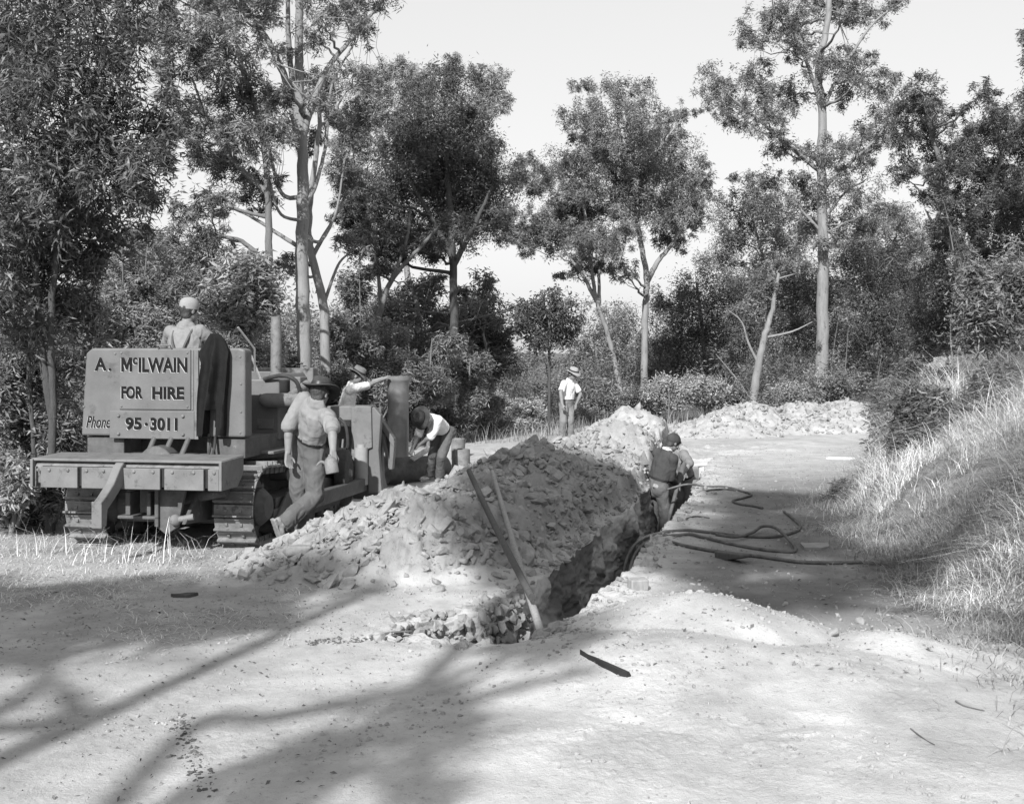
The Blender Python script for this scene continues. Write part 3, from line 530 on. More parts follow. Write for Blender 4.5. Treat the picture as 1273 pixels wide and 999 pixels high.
# understorey saplings and bushes on the left and behind the machine
US = [(-10, 480, 50, 70, 13.0), (40, 520, 46, 80, 13.4), (85, 545, 40, 60, 13.2), (15, 610, 40, 44, 11.8), (62, 610, 34, 40, 12.2), (105, 400, 52, 50, 16.5), (150, 440, 50, 60, 17), (60, 440, 46, 60, 15.5), (185, 385, 46, 44, 18), (330, 460, 40, 50, 19), (275, 440, 50, 50, 19.5), (110, 600, 40, 50, 14.4)]
for i, (x, y, rx, ry, D) in enumerate(US):
    r = np.random.default_rng(200 + i); g0 = HY + (EYE - gz((x - HX) * D / F, D)) * F / D
    cs = jit(r, x - rx * .7, x + rx * .7, y - ry * .8, y + ry * .7, rx * .45, ry * .34, 9)
    tree('leafy_bush', None, D, [[(x + r.uniform(-8, 8), g0), (x + r.uniform(-10, 10), y + ry * .3), (x + r.uniform(-20, 20), y - ry * .6), ('r', (.035, .01))], [(x + 6, y + ry), (x + rx * .5, y), (x + rx * .6, y - ry * .5), ('r', (.025, .008))], [(x, y + ry * 1.1), (x - rx * .5, y + ry * .2), (x - rx * .4, y - ry * .6), ('r', (.022, .008))]],
         cs, 6500, (.105, .028), 'bark_mid', 'leaf' if i % 3 else 'leaf_light', .035, 'bushes along the left of the clearing', 200 + i, depth=.7, droop=.4, tuft=.42)['label'] = [
         'leafy bush at the far left edge level with the rear plate', 'tall narrow bush just left of the bulldozer bumper', 'bush touching the left side of the bulldozer rear plate', 'low bush at the left edge beside the grass verge', 'low dark bush under the left end of the bumper', 'bush behind the upper left corner of the signwritten plate', 'large bush directly behind the signwritten plate', 'bush between the two thin left trunks and the plate', 'bush behind the left shoulder of the driver', 'bush behind the exhaust stack', 'bush behind the right shoulder of the driver', 'low bush behind the left track'][i]
tree('gum_sapling', 'bright-leaved round sapling behind the driver, left of the exhaust stack', 17.5,
     [[(318, 560), (316, 480), (312, 420), (302, 370), (298, 340), ('r', (.04, .012))]], [(290, 345, 30, 22), (318, 340, 24, 24), (330, 365, 18, 22), (280, 370, 24, 20), (310, 372, 30, 24), (300, 392, 26, 14), (304, 325, 24, 12)], 6500, (.14, .042), 'bark_mid', 'leaf_light', .04, None, 260, depth=.5, droop=.4, tuft=.45)
BS = [(440, 440, 34, 40, 24, 'leaf', 'bush behind the head of the man holding the pipe'), (485, 450, 34, 44, 25, 'leaf_light', 'bush behind the upper end of the clay pipe'), (532, 455, 36, 44, 24.5, 'leaf', 'bush behind the bending man'), (420, 490, 40, 36, 23, 'leaf_dark', 'dark bush behind the loader frame'), (470, 500, 40, 36, 23.5, 'leaf', 'bush low between loader frame and clay pipe'), (580, 480, 30, 40, 25.5, 'leaf', 'bush right of the bending man'),
      (610, 510, 30, 22, 27, 'leaf', 'low bush left of the pale rounded shrubs'), (545, 505, 34, 30, 25.6, 'leaf_dark', 'low dark bush behind the back of the bending man'), (350, 470, 34, 40, 21, 'leaf_dark', 'dark bush at the foot of the tall smooth gum')]
for i, (x, y, rx, ry, D, lm, lab) in enumerate(BS):
    r = np.random.default_rng(300 + i); g0 = HY + (EYE - gz((x - HX) * D / F, D)) * F / D
    tree('leafy_bush', lab, D, [[(x, g0), (x + 3, y), (x + r.uniform(-10, 10), y - ry * .8), ('r', (.04, .012))], [(x, y + ry * .8), (x + rx * .6, y - ry * .3), ('r', (.025, .008))]],
         jit(r, x - rx * .8, x + rx * .8, y - ry * .9, y + ry * .8, rx * .42, ry * .32, 9), 7500, (.115, .03), 'bark_mid', lm, .04, 'bushes behind the pipe layers', 300 + i, depth=.8, droop=.4, tuft=.42)
PB = [(636, 505, 20, 15, 29, 'pale rounded shrub left of the standing man'), (668, 505, 18, 20, 29.5, 'pale dome shrub just left of the standing man'), (655, 520, 26, 12, 28.5, 'low pale shrub in front of the two rounded shrubs'), (830, 490, 30, 22, 32, 'pale fluffy bush behind the tall white spoil mound'), (875, 488, 32, 22, 33, 'pale fluffy bush left of the leaning pale trunk'), (985, 490, 40, 34, 33, 'grey twiggy bush at the foot of the tallest gum'), (1040, 485, 30, 28, 34, 'dark bush right of the foot of the tallest gum'), (760, 490, 30, 26, 33, 'grey bush right of the standing man'), (905, 500, 24, 18, 34, 'small bush at the root of the leaning pale trunk'), (720, 515, 24, 16, 31, 'low bush behind the legs of the standing man'), (800, 500, 22, 20, 33, 'bush behind the peak of the white spoil mound')]
for i, (x, y, rx, ry, D, lab) in enumerate(PB):
    r = np.random.default_rng(340 + i); g0 = HY + (EYE - gz((x - HX) * D / F, D)) * F / D
    tree('leafy_bush', lab, D, [[(x, g0), (x + 2, y + ry * .3), (x, y - ry * .5), ('r', (.03, .01))], [(x, g0 - 3), (x + rx * .6, y), ('r', (.02, .008))]],
         jit(r, x - rx * .75, x + rx * .75, y - ry * .7, y + ry * .9, rx * .42, ry * .40, 10), 7500, (.09, .035), 'bark_mid', 'leaf_pale' if i in (0, 1, 2, 3, 4) else ('leaf_light' if i in (5, 7, 9) else 'leaf'), .03, 'shrubs at the far side of the clearing', 340 + i, depth=.8, droop=-.3, tuft=.5)
# right bank
tree('leafy_bush', 'broad-leaved bush on the crest of the bank where the road bends away', 15.5,
     [[(1130, 590), (1130, 540), (1128, 500), (1132, 465), ('r', (.03, .01))], [(1130, 570), (1105, 530), (1100, 500), ('r', (.02, .008))], [(1132, 560), (1160, 520), (1165, 490), ('r', (.02, .008))]],
     [(1105, 505, 20, 18), (1140, 480, 24, 18), (1125, 530, 30, 24), (1165, 500, 22, 20), (1110, 555, 22, 20), (1150, 540, 26, 24), (1170, 470, 18, 14), (1130, 455, 12, 12)], 9000, (.10, .034), 'bark_mid', 'leaf_dark', .03, 'bushes on the right bank', 400, depth=.5, droop=.1, tuft=.5)
tree('gum_sapling', 'large-leaved sapling at the right edge above the tall grass', 15,
     [[(1262, 520), (1258, 440), (1245, 390), (1232, 340), ('r', (.04, .012))], [(1256, 430), (1275, 380), (1290, 340), ('r', (.03, .01))], [(1250, 410), (1225, 385), (1208, 360), ('r', (.025, .01))]],
     [(1215, 345, 22, 16), (1240, 335, 26, 16), (1262, 355, 24, 20), (1225, 375, 28, 18), (1255, 390, 26, 22), (1205, 372, 16, 12), (1235, 415, 30, 18), (1270, 420, 24, 24), (1285, 345, 24, 30), (1210, 400, 18, 12)], 9500, (.10, .026), 'bark_mid', 'leaf', .04, 'bushes on the right bank', 401, depth=.6, droop=.4, tuft=.5)
BANKB = [((1130 - HX) * 15.5 / F, 15.5, .85)]
for i, (x, y, rx, ry, D, lab) in enumerate([(1042, 612, 16, 16, 14.6, 'small dark weed clump at the foot of the bank beside the road'), (1180, 505, 34, 26, 13.5, 'dense bush among the tall grass halfway up the bank'), (1235, 470, 36, 24, 12.6, 'bush behind the tall bright grass at the right edge'), (1138, 508, 44, 50, 12.8, 'tall airy shrub on the upper bank where the road bends away'), (1225, 480, 44, 34, 11.0, 'wide dark shrub high on the bank near the right edge')]):
    D = float(on(x, y + ry)[1]) + .15; BANKB.append(((x - HX) * D / F, D, rx * D / F * 1.1))
    r = np.random.default_rng(420 + i); g0 = HY + (EYE - gz((x - HX) * D / F, D)) * F / D
    tree('leafy_bush', lab, D, [[(x, g0), (x + 2, (g0 + y) / 2), (x, y - ry * .5), ('r', (.02, .008))]],
         jit(r, x - rx * .75, x + rx * .75, y - ry * .6, y + ry * .9, rx * .42, ry * .34, 11), 6500, (.09, .024), 'bark_mid', 'leaf_dark' if i in (0, 3) else 'leaf', .02, 'bushes on the right bank', 420 + i, depth=.5, droop=.1, tuft=.42, flat=.7)
# distant woodland closing the clearing: one mass nobody could count
rw = np.random.default_rng(77)
cl = []
for i in range(150):
    D = rw.uniform(55, 85); x = rw.uniform(-250, 1500); h = rw.uniform(.4, 1.7) if 540 < x < 850 else (rw.uniform(2, 6) if x > 850 else rw.uniform(1.5, 4))
    X = (x - HX) * D / F; g = gz(X, D); r = rw.uniform(1.2, 2.2) * (.6 if 540 < x < 850 else 1)
    for j in range(3):
        cl.append((A([X + rw.uniform(-1.5, 1.5), D + rw.uniform(-1.5, 1.5), g + h * (.35 + .3 * j)]), (r, r, r * .7)))
V, Fq, tone, _ = leaves(cl, 190000, .30, .10, rw, .3, .36)
o = mesh_np('distant_woodland', V, Fq, M['leaf'], None, False, fattr={'rnd': tone}); tag(o, 'distant grey wood closing the view behind the clearing', 'woodland', kind='stuff')

# tangled scrub between and under the trees: one continuous mass
rs = np.random.default_rng(91); cl = []; sm = MB()
for i in range(430):
    D = rs.uniform(15, 52); x = rs.uniform(-260, 1500); X = (x - HX) * D / F
    lim = np.interp(x, [-300, 0, 120, 330, 420, 560, 690, 860, 1100, 1300], [12.5, 12.5, 15, 22, 25, 27, 29, 34, 34, 20])
    if D < lim or (1060 < x and D < 22 and rs.random() < .5): continue
    g = gz(X, D); h = rs.uniform(.5, 1.9) * (1.9 if x < 470 else (1.0 if 560 < x < 720 else 1.4)); r = rs.uniform(.45, 1.0)
    cl.append((A([X, D, g + h * .45]), (r, r, h * .5)))
    if rs.random() < .55:
        e_ = A([X + rs.normal() * .4, D + rs.normal() * .3, g + h * rs.uniform(1.0, 1.7)]); sm.tube(smooth_path([A([X, D, g - .1]), (A([X, D, g]) + e_) / 2 + rs.normal(size=3) * .12, e_], 4), np.linspace(.03, .008, 9), 5); cl.append((e_, (.4, .4, .3)))
V, Fq, tone, _ = leaves(cl, 240000, .13, .036, rs, .35, .36)
o = mesh_np('scrub', V, Fq, M['leaf'], None, False, fattr={'rnd': tone}); tag(o, 'tangled leafy scrub filling the gaps beneath the trees', 'scrub', kind='stuff')
st_ = sm.build('scrub_stems', M['bark_mid'], o, smooth=True, angle=80)

# gum trees behind the photographer: their trunks and crowns throw the shade over the foreground, the machine and the trench
def shade_clump(p, h, rx, ry, rz):
    p = A(p, float); t = (h - p[2]) / -SUN[2]; return (p - SUN * t, (rx, ry, rz))
def shade_tree(label, base, h, spots, r, n, seed, limbs=()):
    rng = np.random.default_rng(seed); mb = MB(); b = A([base[0], base[1], gz(*base)]); S = smooth_path([b + A([0, 0, -.2]), b + A([.1, .05, h * .3]), b + A([-.05, .1, h * .65]), b + A([0, 0, h])], 8)
    mb.tube(S, np.linspace(r, r * .32, len(S)), 10); cl = [shade_clump(*s) for s in spots]
    V, Fq, tone, tufts = leaves(cl, n, .2, .05, rng, .6, .42)
    for c, rr in cl:
        d = np.linalg.norm(S - c, axis=1) + np.where(S[:, 2] > c[2] - .5, 4, 0); a = S[int(np.argmin(d))]; L = np.linalg.norm(c - a); t = np.linspace(0, 1, 9)[:, None]; ct = (a + c) / 2 + A([0, 0, .12 * L])
        q = (1 - t) ** 2 * a + 2 * t * (1 - t) * ct + t * t * c; mb.tube(q, np.linspace(min(r * .5, .07), .015, 9), 6)
    for pts, hts, lr in limbs:                                     # long bare limbs, given by where their shadows fall
        P = [shade_clump(on(x, y), hh, 0, 0, 0)[0] for (x, y), hh in zip(pts, hts)]; j = int(np.argmin(np.abs(S[:, 2] - P[0][2] * .93))); P = [S[j]] + P
        Q = smooth_path(P, 7); mb.tube(Q, np.linspace(lr * 1.15, lr * .45, len(Q)), 8)
    root = empty('gum_tree', b); tag(root, label, 'tree', 'gum trees behind the photographer')
    mb.build('trunk', M['bark_pale'], root, smooth=True, origin=b, angle=80)
    mesh_np('crown', V - b, Fq, M['leaf'], root, False, fattr={'rnd': tone})
G0 = lambda x, y, z=0.: (x, y, z)
tb = lambda p, d: (p[0] - math.tan(SUN_AZ) * d, p[1] - d)
shade_tree('tall gum behind the photographer whose trunk shadow crosses the left foreground', tb((-1.86, 6.56), 13.0), 10.9,
           [((-2.9, 8.3, 0), 10.5, .9, .9, .35), ((-2.0, 8.9, 0), 10.8, .8, .8, .35), ((-3.9, 8.2, 0), 10.6, 1.0, .9, .35), ((-3.3, 8.7, 0), 10.6, .7, .6, .25), ((-4.6, 8.8, 0), 10.9, .8, .7, .3), ((-3.4, 7.2, 0), 9.4, .45, .5, .2)], .20, 12500, 501, [([(-30, 905), (25, 870), (70, 815)], (9.0, 9.2, 9.4), .07)])
shade_tree('gum behind the photographer shading the lower middle of the foreground', tb((-.75, 5.2), 14.0), 9.8,
           [((-.85, 5.4, 0), 9.2, .12, .8, .12), ((-.35, 5.7, 0), 9.2, .13, .8, .12),  ((.35, 7.3, 0), 10.8, .32, .45, .25), ((-1.05, 4.65, 0), 8.6, .16, .5, .15),  ((.2, 9.6, .3), 12.5, .55, .75, .35), ((.25, 10.9, .5), 13.0, .8, .9, .4), ((.4, 12.2, .6), 13.4, .9, 1.0, .4), ((.9, 13.7, .5), 13.8, .8, .9, .4)], .10, 17000, 502, [([(235, 992), (330, 955), (430, 926), (520, 893), (610, 862), (745, 832)], (8.2, 8.5, 8.8, 9.0, 9.3, 9.6), .10), ([(225, 915), (330, 893), (450, 872), (560, 842), (650, 812)], (8.6, 8.9, 9.1, 9.4, 9.7), .075), ([(330, 1000), (450, 962), (560, 925), (640, 905)], (8.3, 8.5, 8.7, 8.9), .055)])
shade_tree('gum behind the photographer whose crown shades the hoses and the right of the trench', tb((5.2, 9.0), 17.0), 12.5,
           [((2.3, 11.3, 0), 12.3, .9, 1.0, .35), ((2.9, 12.6, 0), 12.8, .9, 1.1, .35), ((3.2, 14.5, 0), 13.4, .8, 1.0, .35), ((2.5, 9.1, 0), 11.4, .8, .45, .25), ((3.3, 9.6, .2), 11.8, .7, .5, .25),   ((2.0, 8.6, 0), 11, .6, .3, .2), ((1.7, 10.2, 0), 11.9, .5, .6, .3)], .13, 12500, 503)

# ------------------------------------------------------------------ grasses and litter
def blades(P, L, lean, wd, rng, nseg=3, tone=(.6, 1.25)):
    m = len(P); az = rng.random(m) * 2 * math.pi; dirh = np.stack([np.cos(az), np.sin(az), np.zeros(m)], 1)
    side = np.stack([-np.sin(az), np.cos(az), np.zeros(m)], 1); t = np.linspace(0, 1, nseg + 1); Vs = []
    for q in t:
        c = P + dirh * (L * lean * q ** 1.7)[:, None] + A([0, 0, 1.0]) * (L * (q - .45 * lean * q ** 2))[:, None]
        ww = (wd * (1 - q * .85))[:, None]; Vs += [c - side * ww / 2, c + side * ww / 2]
    V = np.stack(Vs, 1); base = (np.arange(m) * 2 * (nseg + 1))[:, None]
    Fq = np.concatenate([base + A([2 * i, 2 * i + 1, 2 * i + 3, 2 * i + 2]) for i in range(nseg)], 0)
    tn = rng.uniform(tone[0], tone[1], m); return V.reshape(-1, 3), Fq, np.tile(tn, nseg)
def scatter(n, rng, xf, yf):
    x = xf(rng.random(n)); y = yf(rng.random(n)); return x, y
rb = np.random.default_rng(11)
def grass(name, label, P, L, lean, wd, mt, rng, tone=(.6, 1.25), patch=None):
    V, Fq, tn = blades(P, L, lean, wd, rng, 3, tone); tn = tn if patch is None else tn * np.tile(patch, 3); o = mesh_np(name, V, Fq, M[mt], None, False, fattr={'rnd': tn}); tag(o, label, 'grass', kind='stuff')
# bank: tussocks of long dry grass
nt_ = 3400; yy = 5.2 + 20 * rb.random(nt_) ** 1.6; off = rb.random(nt_) ** .8 * 3.4 - .15; xx = np.interp(yy, BF[:, 0], BF[:, 1]) + off
dens = fbm(xx * .7, yy * .7, oct=3, seed=55); keep = dens > -.35
for bx_, bd_, br_ in BANKB: keep &= np.hypot(xx - bx_, yy - bd_ + .2) > br_
xx, yy, dens, off = xx[keep], yy[keep], dens[keep], off[keep]; k = 44
ctr = np.repeat(np.arange(len(xx)), k); px_ = xx[ctr] + rb.normal(size=len(ctr)) * .10; py_ = yy[ctr] + rb.normal(size=len(ctr)) * .10
hh = (.20 + .46 * np.clip(off[ctr] / 1.4, 0, 1) * (.6 + .8 * rb.random(len(xx)))[ctr]) * rb.uniform(.5, 1.35, len(ctr))
hh *= np.where(dens[ctr] < 0, .75, 1.1)
grass('bank_grass', 'long dry pale grass in tussocks over the right bank', np.stack([px_, py_, ground(px_, py_) - .01], 1), hh, rb.uniform(.5, 2.1, len(ctr)), rb.uniform(.004, .009, len(ctr)), 'grass_dry', rb, (.45, 1.2), np.clip(.78 + 1.1 * fbm(px_ * .9, py_ * .6, oct=3, seed=57), .3, 1.5))
n = 50000; py_ = 5.0 + 20 * rb.random(n) ** 1.5; px_ = np.interp(py_, BF[:, 0], BF[:, 1]) + rb.normal(size=n) * .35 + .35 * rb.random(n) * 8
grass('bank_undergrowth', 'short matted grey grass and runners at the foot of the bank', np.stack([px_, py_, ground(px_, py_) - .01], 1), rb.uniform(.05, .22, n), rb.uniform(.6, 2.0, n), rb.uniform(.004, .01, n), 'grass_mid', rb)
n = 16000; d = rb.random(n) ** 1.5; py_ = 17 + 17 * rb.random(n); px_ = -6 + 16 * rb.random(n); a_, b_ = heaps_at(px_, py_); kp = (a_ < .03) & ((py_ > 25) | (px_ < -2.2)) & (px_ < np.where(py_ < 31, 3.0, 99)); px_, py_ = px_[kp], py_[kp]; n = len(px_)
grass('far_grass', 'rough dry grass at the far side of the clearing', np.stack([px_, py_, ground(px_, py_) - .01], 1), rb.uniform(.15, .6, n), rb.uniform(.2, .9, n), rb.uniform(.008, .02, n), 'grass_mid', rb)
# left verge
n = 26000; py_ = 5.6 + 6.5 * rb.random(n); px_ = -1.2 - 4.6 * rb.random(n) ** .8 - .12 * (py_ - 6); dn = fbm(px_ * .9, py_ * .9, oct=3, seed=66) + .45 * sstep(8.3, 9.6, py_) - .35 * sstep(7.8, 6.5, py_); kp = (dn > .02) & ~((px_ > -2.5) & (py_ > 9.2)); px_, py_, dn = px_[kp], py_[kp], dn[kp]; n = len(px_)
grass('verge_grass', 'thin dry grass on the verge behind the bulldozer', np.stack([px_, py_, ground(px_, py_) - .01], 1), rb.uniform(.02, .085, n) * (1 + .8 * np.clip(dn, 0, 1)), rb.uniform(1.0, 2.4, n), rb.uniform(.003, .007, n), 'grass_dry', rb, (.5, 1.1))
st = A([on(px, py) for px, py in [(150, 690), (155, 700), (165, 695), (175, 700), (200, 690), (205, 700), (215, 700), (230, 685), (240, 690), (130, 690), (110, 700), (185, 690), (60, 680), (40, 690), (80, 690), (20, 690)]]); k = 7
P = np.repeat(st, k, 0) + np.concatenate([rb.normal(size=(len(st) * k, 2)) * .08, np.zeros((len(st) * k, 1))], 1); m = len(P)
grass('tall_stalks', 'tall bleached grass stalks standing behind the bulldozer bumper', P, rb.uniform(.1, .5, m), rb.uniform(.1, 1.4, m), rb.uniform(.004, .008, m), 'grass_dry', rb, (.8, 1.4))
# leaf and bark litter
def litter(name, label, x, y, s0, s1, mt, rng, cat='litter'):
    m = len(x); z = ground(x, y) + .006; az = rng.random(m) * 2 * math.pi; L = s0 + (s1 - s0) * rng.random(m) ** 2.5; W = L * rng.uniform(.12, .5, m); D = np.stack([np.cos(az), np.sin(az), rng.normal(size=m) * .25], 1); S = np.stack([-np.sin(az), np.cos(az), rng.normal(size=m) * .2], 1); P = np.stack([x, y, z], 1)
    V = np.stack([P - D * L[:, None] / 2, P + S * W[:, None] / 2, P + D * L[:, None] / 2, P - S * W[:, None] / 2 + A([0, 0, .006])], 1).reshape(-1, 3)
    o = mesh_np(name, V, np.arange(4 * m).reshape(m, 4), M[mt], None, False, fattr={'rnd': rng.uniform(.25, 1.6, m)}); tag(o, label, cat, kind='stuff')
n = 3800; y_ = 4.3 + 7 * rb.random(n); x_ = -.6 - 5.5 * rb.random(n); litter('leaf_litter', 'fallen leaves, twigs and bark crumbs over the left verge', x_, y_, .008, .04, 'litter', rb)
n = 1200; y_ = 6 + 13 * rb.random(n) ** 1.3; x_ = XR(y_) + .4 + 2.4 * rb.random(n); litter('leaf_litter', 'scattered leaves and twigs on the road beside the trench', x_, y_, .012, .05, 'litter', rb)
# loose earth
ico = None
def rocks(x, y, size, rng, flat=(.35, .9), sink=.25, tilt=.35, dz=0.0):
    """irregular broken clods: jittered 14-point hulls"""
    base = A([(1, 0, 0), (-1, 0, 0), (0, 1, 0), (0, -1, 0), (0, 0, 1), (0, 0, -1), (1, 1, 1), (1, 1, -1), (1, -1, 1), (1, -1, -1), (-1, 1, 1), (-1, 1, -1), (-1, -1, 1), (-1, -1, -1)], float); base[6:] *= .72
    q = []
    for ax, sg in [(0, 1), (0, -1), (1, 1), (1, -1), (2, 1), (2, -1)]:
        f = 2 * ax + (0 if sg > 0 else 1); cs = [i for i in range(6, 14) if base[i][ax] * sg > 0]; o1, o2 = (ax + 1) % 3, (ax + 2) % 3
        cs.sort(key=lambda i: math.atan2(base[i][o2], base[i][o1]) * sg)
        for j in range(4): q.append((f, cs[j], cs[(j + 1) % 4]))
    q = A(q, int); m = len(x); V = base[None] * (1 + rng.normal(size=(m, 14, 1)) * .16) + rng.normal(size=(m, 14, 3)) * .10
    V = V * np.stack([np.ones(m), rng.uniform(.5, .95, m), rng.uniform(flat[0], flat[1], m)], 1)[:, None]
    az = rng.random(m) * 2 * math.pi; c, s = np.cos(az), np.sin(az); O = np.zeros(m); Rz = np.stack([np.stack([c, -s, O], 1), np.stack([s, c, O], 1), np.stack([O, O, O + 1], 1)], 1)
    ta = rng.normal(size=(m, 2)) * tilt; Rt = np.stack([np.stack([O + 1, O, ta[:, 0]], 1), np.stack([O, O + 1, ta[:, 1]], 1), np.stack([-ta[:, 0], -ta[:, 1], O + 1], 1)], 1)
    V = np.einsum('mij,mjk,mvk->mvi', Rt, Rz, V) * size[:, None, None] / 2
    zz = ground(x, y) + dz; V[:, :, 0] += x[:, None]; V[:, :, 1] += y[:, None]; V[:, :, 2] += (zz + size * (.5 - sink) * rng.uniform(.3, .6, m))[:, None]
    Fq = (np.arange(m) * 14)[:, None, None] + q[None]; return V.reshape(-1, 3), Fq.reshape(-1, 3)
rk = np.random.default_rng(21)
n = 20000; hx = A(HEAPS); j = rk.choice(len(HEAPS), n, p=(lambda w: w / w.sum())(A([h[3] ** 2 * (3.2 if h[1] < 16.5 else 1) for h in HEAPS]))); ang = rk.random(n) * 2 * math.pi; rr = np.sqrt(rk.random(n)) * 1.12
x_ = hx[j, 0] + np.cos(ang) * rr * hx[j, 3]; y_ = hx[j, 1] + np.sin(ang) * rr * hx[j, 3]; kp = (x_ < XL(y_) - .02) | (y_ > 26); x_, y_ = x_[kp], y_[kp]
sz = .008 + .09 * rk.random(len(x_)) ** 7 + .05 * (rk.random(len(x_)) < .008)
mid = rk.random(len(x_)) < .085; sz = np.where(mid, .05 + .12 * rk.random(len(x_)) ** 2, sz)
V, Fq = rocks(x_, y_, sz, rk, (.22, .6), .34, .5); o = mesh_np('loose_clods', V, Fq, M['clod'], None, False); tag(o, 'loose broken clods and crumbs all over the spoil heaps', 'clods', kind='stuff')
n = 1500; j = rk.choice(A([i for i, h in enumerate(HEAPS) if h[1] > 16]), n); ang = rk.random(n) * 2 * math.pi; rr = np.sqrt(rk.random(n)); x_ = hx[j, 0] + np.cos(ang) * rr * hx[j, 3]; y_ = hx[j, 1] + np.sin(ang) * rr * hx[j, 3]; kp = (x_ < XL(y_) - .05) | (y_ > 26); x_, y_ = x_[kp], y_[kp]
V, Fq = rocks(x_, y_, .04 + .14 * rk.random(len(x_)) ** 3, rk, (.3, .8), .3, .5); o = mesh_np('loose_clods', V, Fq, M['clod'], None, False); tag(o, 'broken clods over the far bright spoil mounds', 'clods', kind='stuff')
n = 32000; y_ = 4.2 + 4.8 * rk.random(n); x_ = -3.2 + 6.6 * rk.random(n); kp = (x_ < XL(y_) - .03) | (x_ > XR(y_) + .03); x_, y_ = x_[kp], y_[kp]; dn = fbm(x_ * 1.4, y_ * 1.4, oct=3, seed=88); kp = dn > -.05; x_, y_ = x_[kp], y_[kp]
V, Fq = rocks(x_, y_, .0025 + .026 * rk.random(len(x_)) ** 9, rk, sink=.35); o = mesh_np('pebbles', V, Fq, M['pebble'], None, False); tag(o, 'small stones and earth crumbs on the near spoil and ground', 'pebbles', kind='stuff')
n = 3000; y_ = 7 + 16 * rk.random(n) ** 1.4; x_ = XR(y_) + .05 + 2.6 * rk.random(n) ** 1.5
V, Fq = rocks(x_, y_, .008 + .035 * rk.random(n) ** 4, rk, sink=.35); o = mesh_np('pebbles', V, Fq, M['pebble'], None, False); tag(o, 'small stones strewn along the road beside the trench', 'pebbles', kind='stuff')
n = 900; y_ = 7.1 + 12 * rk.random(n) ** 1.3; sd_ = rk.random(n) < .7; x_ = np.where(sd_, XL(y_) - .02 - .3 * rk.random(n) ** 2, XR(y_) + .02 + .25 * rk.random(n) ** 2)
V, Fq = rocks(x_, y_, .012 + .085 * rk.random(n) ** 4, rk); o = mesh_np('lip_clods', V, Fq, M['clod'], None, False); tag(o, 'crumbled clods along both lips of the trench', 'clods', kind='stuff')
n = 160; x_ = -.85 + .9 * rk.random(n); y_ = np.interp(x_, [-.85, -.2, .05], [7.62, 8.12, 8.5]) + .08 + .16 * rk.random(n) ** 2; V, Fq = rocks(x_, y_, .03 + .08 * rk.random(n) ** 2.5, rk); o = mesh_np('lip_clods', V, Fq, M['clod'], None, False); tag(o, 'crumbling clods on the broken corner at the near end of the trench', 'clods', kind='stuff')
n = 230; x_ = -.80 + .95 * rk.random(n); y_ = np.interp(x_, [-.85, -.2, .05, .2], [7.56, 8.08, 8.5, 8.9]) + .03 - .10 * rk.random(n); V, Fq = rocks(x_, y_, .015 + .075 * rk.random(n) ** 2.2, rk, (.5, 1.0), .2, .6, -.42 * rk.random(n)); o = mesh_np('face_clods', V, Fq, M['clod'], None, False); tag(o, 'ragged clods in the broken face at the near end of the trench', 'clods', kind='stuff')
ck = [on(x, y) for x, y in [(222, 888), (226, 900), (230, 912), (234, 925), (238, 938), (243, 950), (250, 965), (258, 985), (470, 792), (450, 795), (425, 798), (400, 797), (385, 800)]]; ck = smooth_path(A(ck[:8]), 12).tolist() + smooth_path(A(ck[8:]), 12).tolist(); n = 420; c_ = A(ck)[rk.integers(0, len(ck), n)]; x_ = c_[:, 0] + rk.normal(size=n) * .025; y_ = c_[:, 1] + rk.normal(size=n) * .03
V, Fq = rocks(x_, y_, .006 + .022 * rk.random(n) ** 3, rk, (.25, .5), sink=.35); o = mesh_np('crack_crumbs', V, Fq, M['crumb'], None, False); tag(o, 'dark crumbs along the cracks in the trodden foreground', 'crumbs', kind='stuff')
# distinct boulders of clay
BC = [(610, 565, .42, .55, 'large angular clod on the crest of the near heap, left of the ridge'), (665, 549, .22, .8, 'knob-shaped clod standing highest on the ridge of the near heap'), (640, 566, .26, .6, 'dark clod just below the knob on the ridge'), (372, 690, .40, .35, 'flat slab at the left foot of the near heap by the track'), (390, 655, .30, .4, 'slab beside the boot of the walking man'), (548, 690, .22, .5, 'pale block low on the face of the near heap'), (660, 620, .26, .5, 'wedge-shaped clod halfway up the shaded heap face'), (545, 735, .24, .4, 'slab at the front foot of the near heap'), (575, 700, .20, .45, 'clod right of the pale block on the near heap'), (620, 640, .2, .5, 'clod between the tops of the two leaning poles'), (500, 640, .24, .4, 'bright clod on the sunny shoulder of the near heap'), (815, 606, .18, .5, 'dark clod on the trench lip left of the man in the jumper'), (470, 610, .2, .5, 'clod at the upper left end of the near heap'), (700, 655, .2, .4, 'slab near the right end of the near heap above the trench'), (350, 720, .22, .3, 'dark-shadowed slab at the lowest left foot of the heap'), (1070, 775, .16, .5, 'clod on the right-hand end of the foreground mound'), (1035, 790, .14, .5, 'small clod beside the road behind the foreground mound')]
for i, (px, py, s, fl, lab) in enumerate(BC):
    s *= .62
    p = on(px, py); r = np.random.default_rng(900 + i); V, Fq = rocks(p[:1], p[1:2], A([s]), r, (fl, fl + .1), .2, .25)
    o = mesh_np('clod', V - p, Fq, M['clod'], None, False); o.location = tuple(p); tag(o, lab, 'clod', 'large clods on the spoil heaps')
    b = o.modifiers.new('bevel', 'BEVEL'); b.width = .012; b.segments = 2

# ------------------------------------------------------------------ the bulldozer
DZ0, DZR = A([-3.46, 11.0, 0.0]), math.radians(-10.0)
DZ0[2] = gz(-3.4, 12.3) - .02
dz = empty('bulldozer', DZ0, DZR); tag(dz, 'signwritten crawler bulldozer seen from behind with loader frame in front', 'bulldozer')
mb = MB()
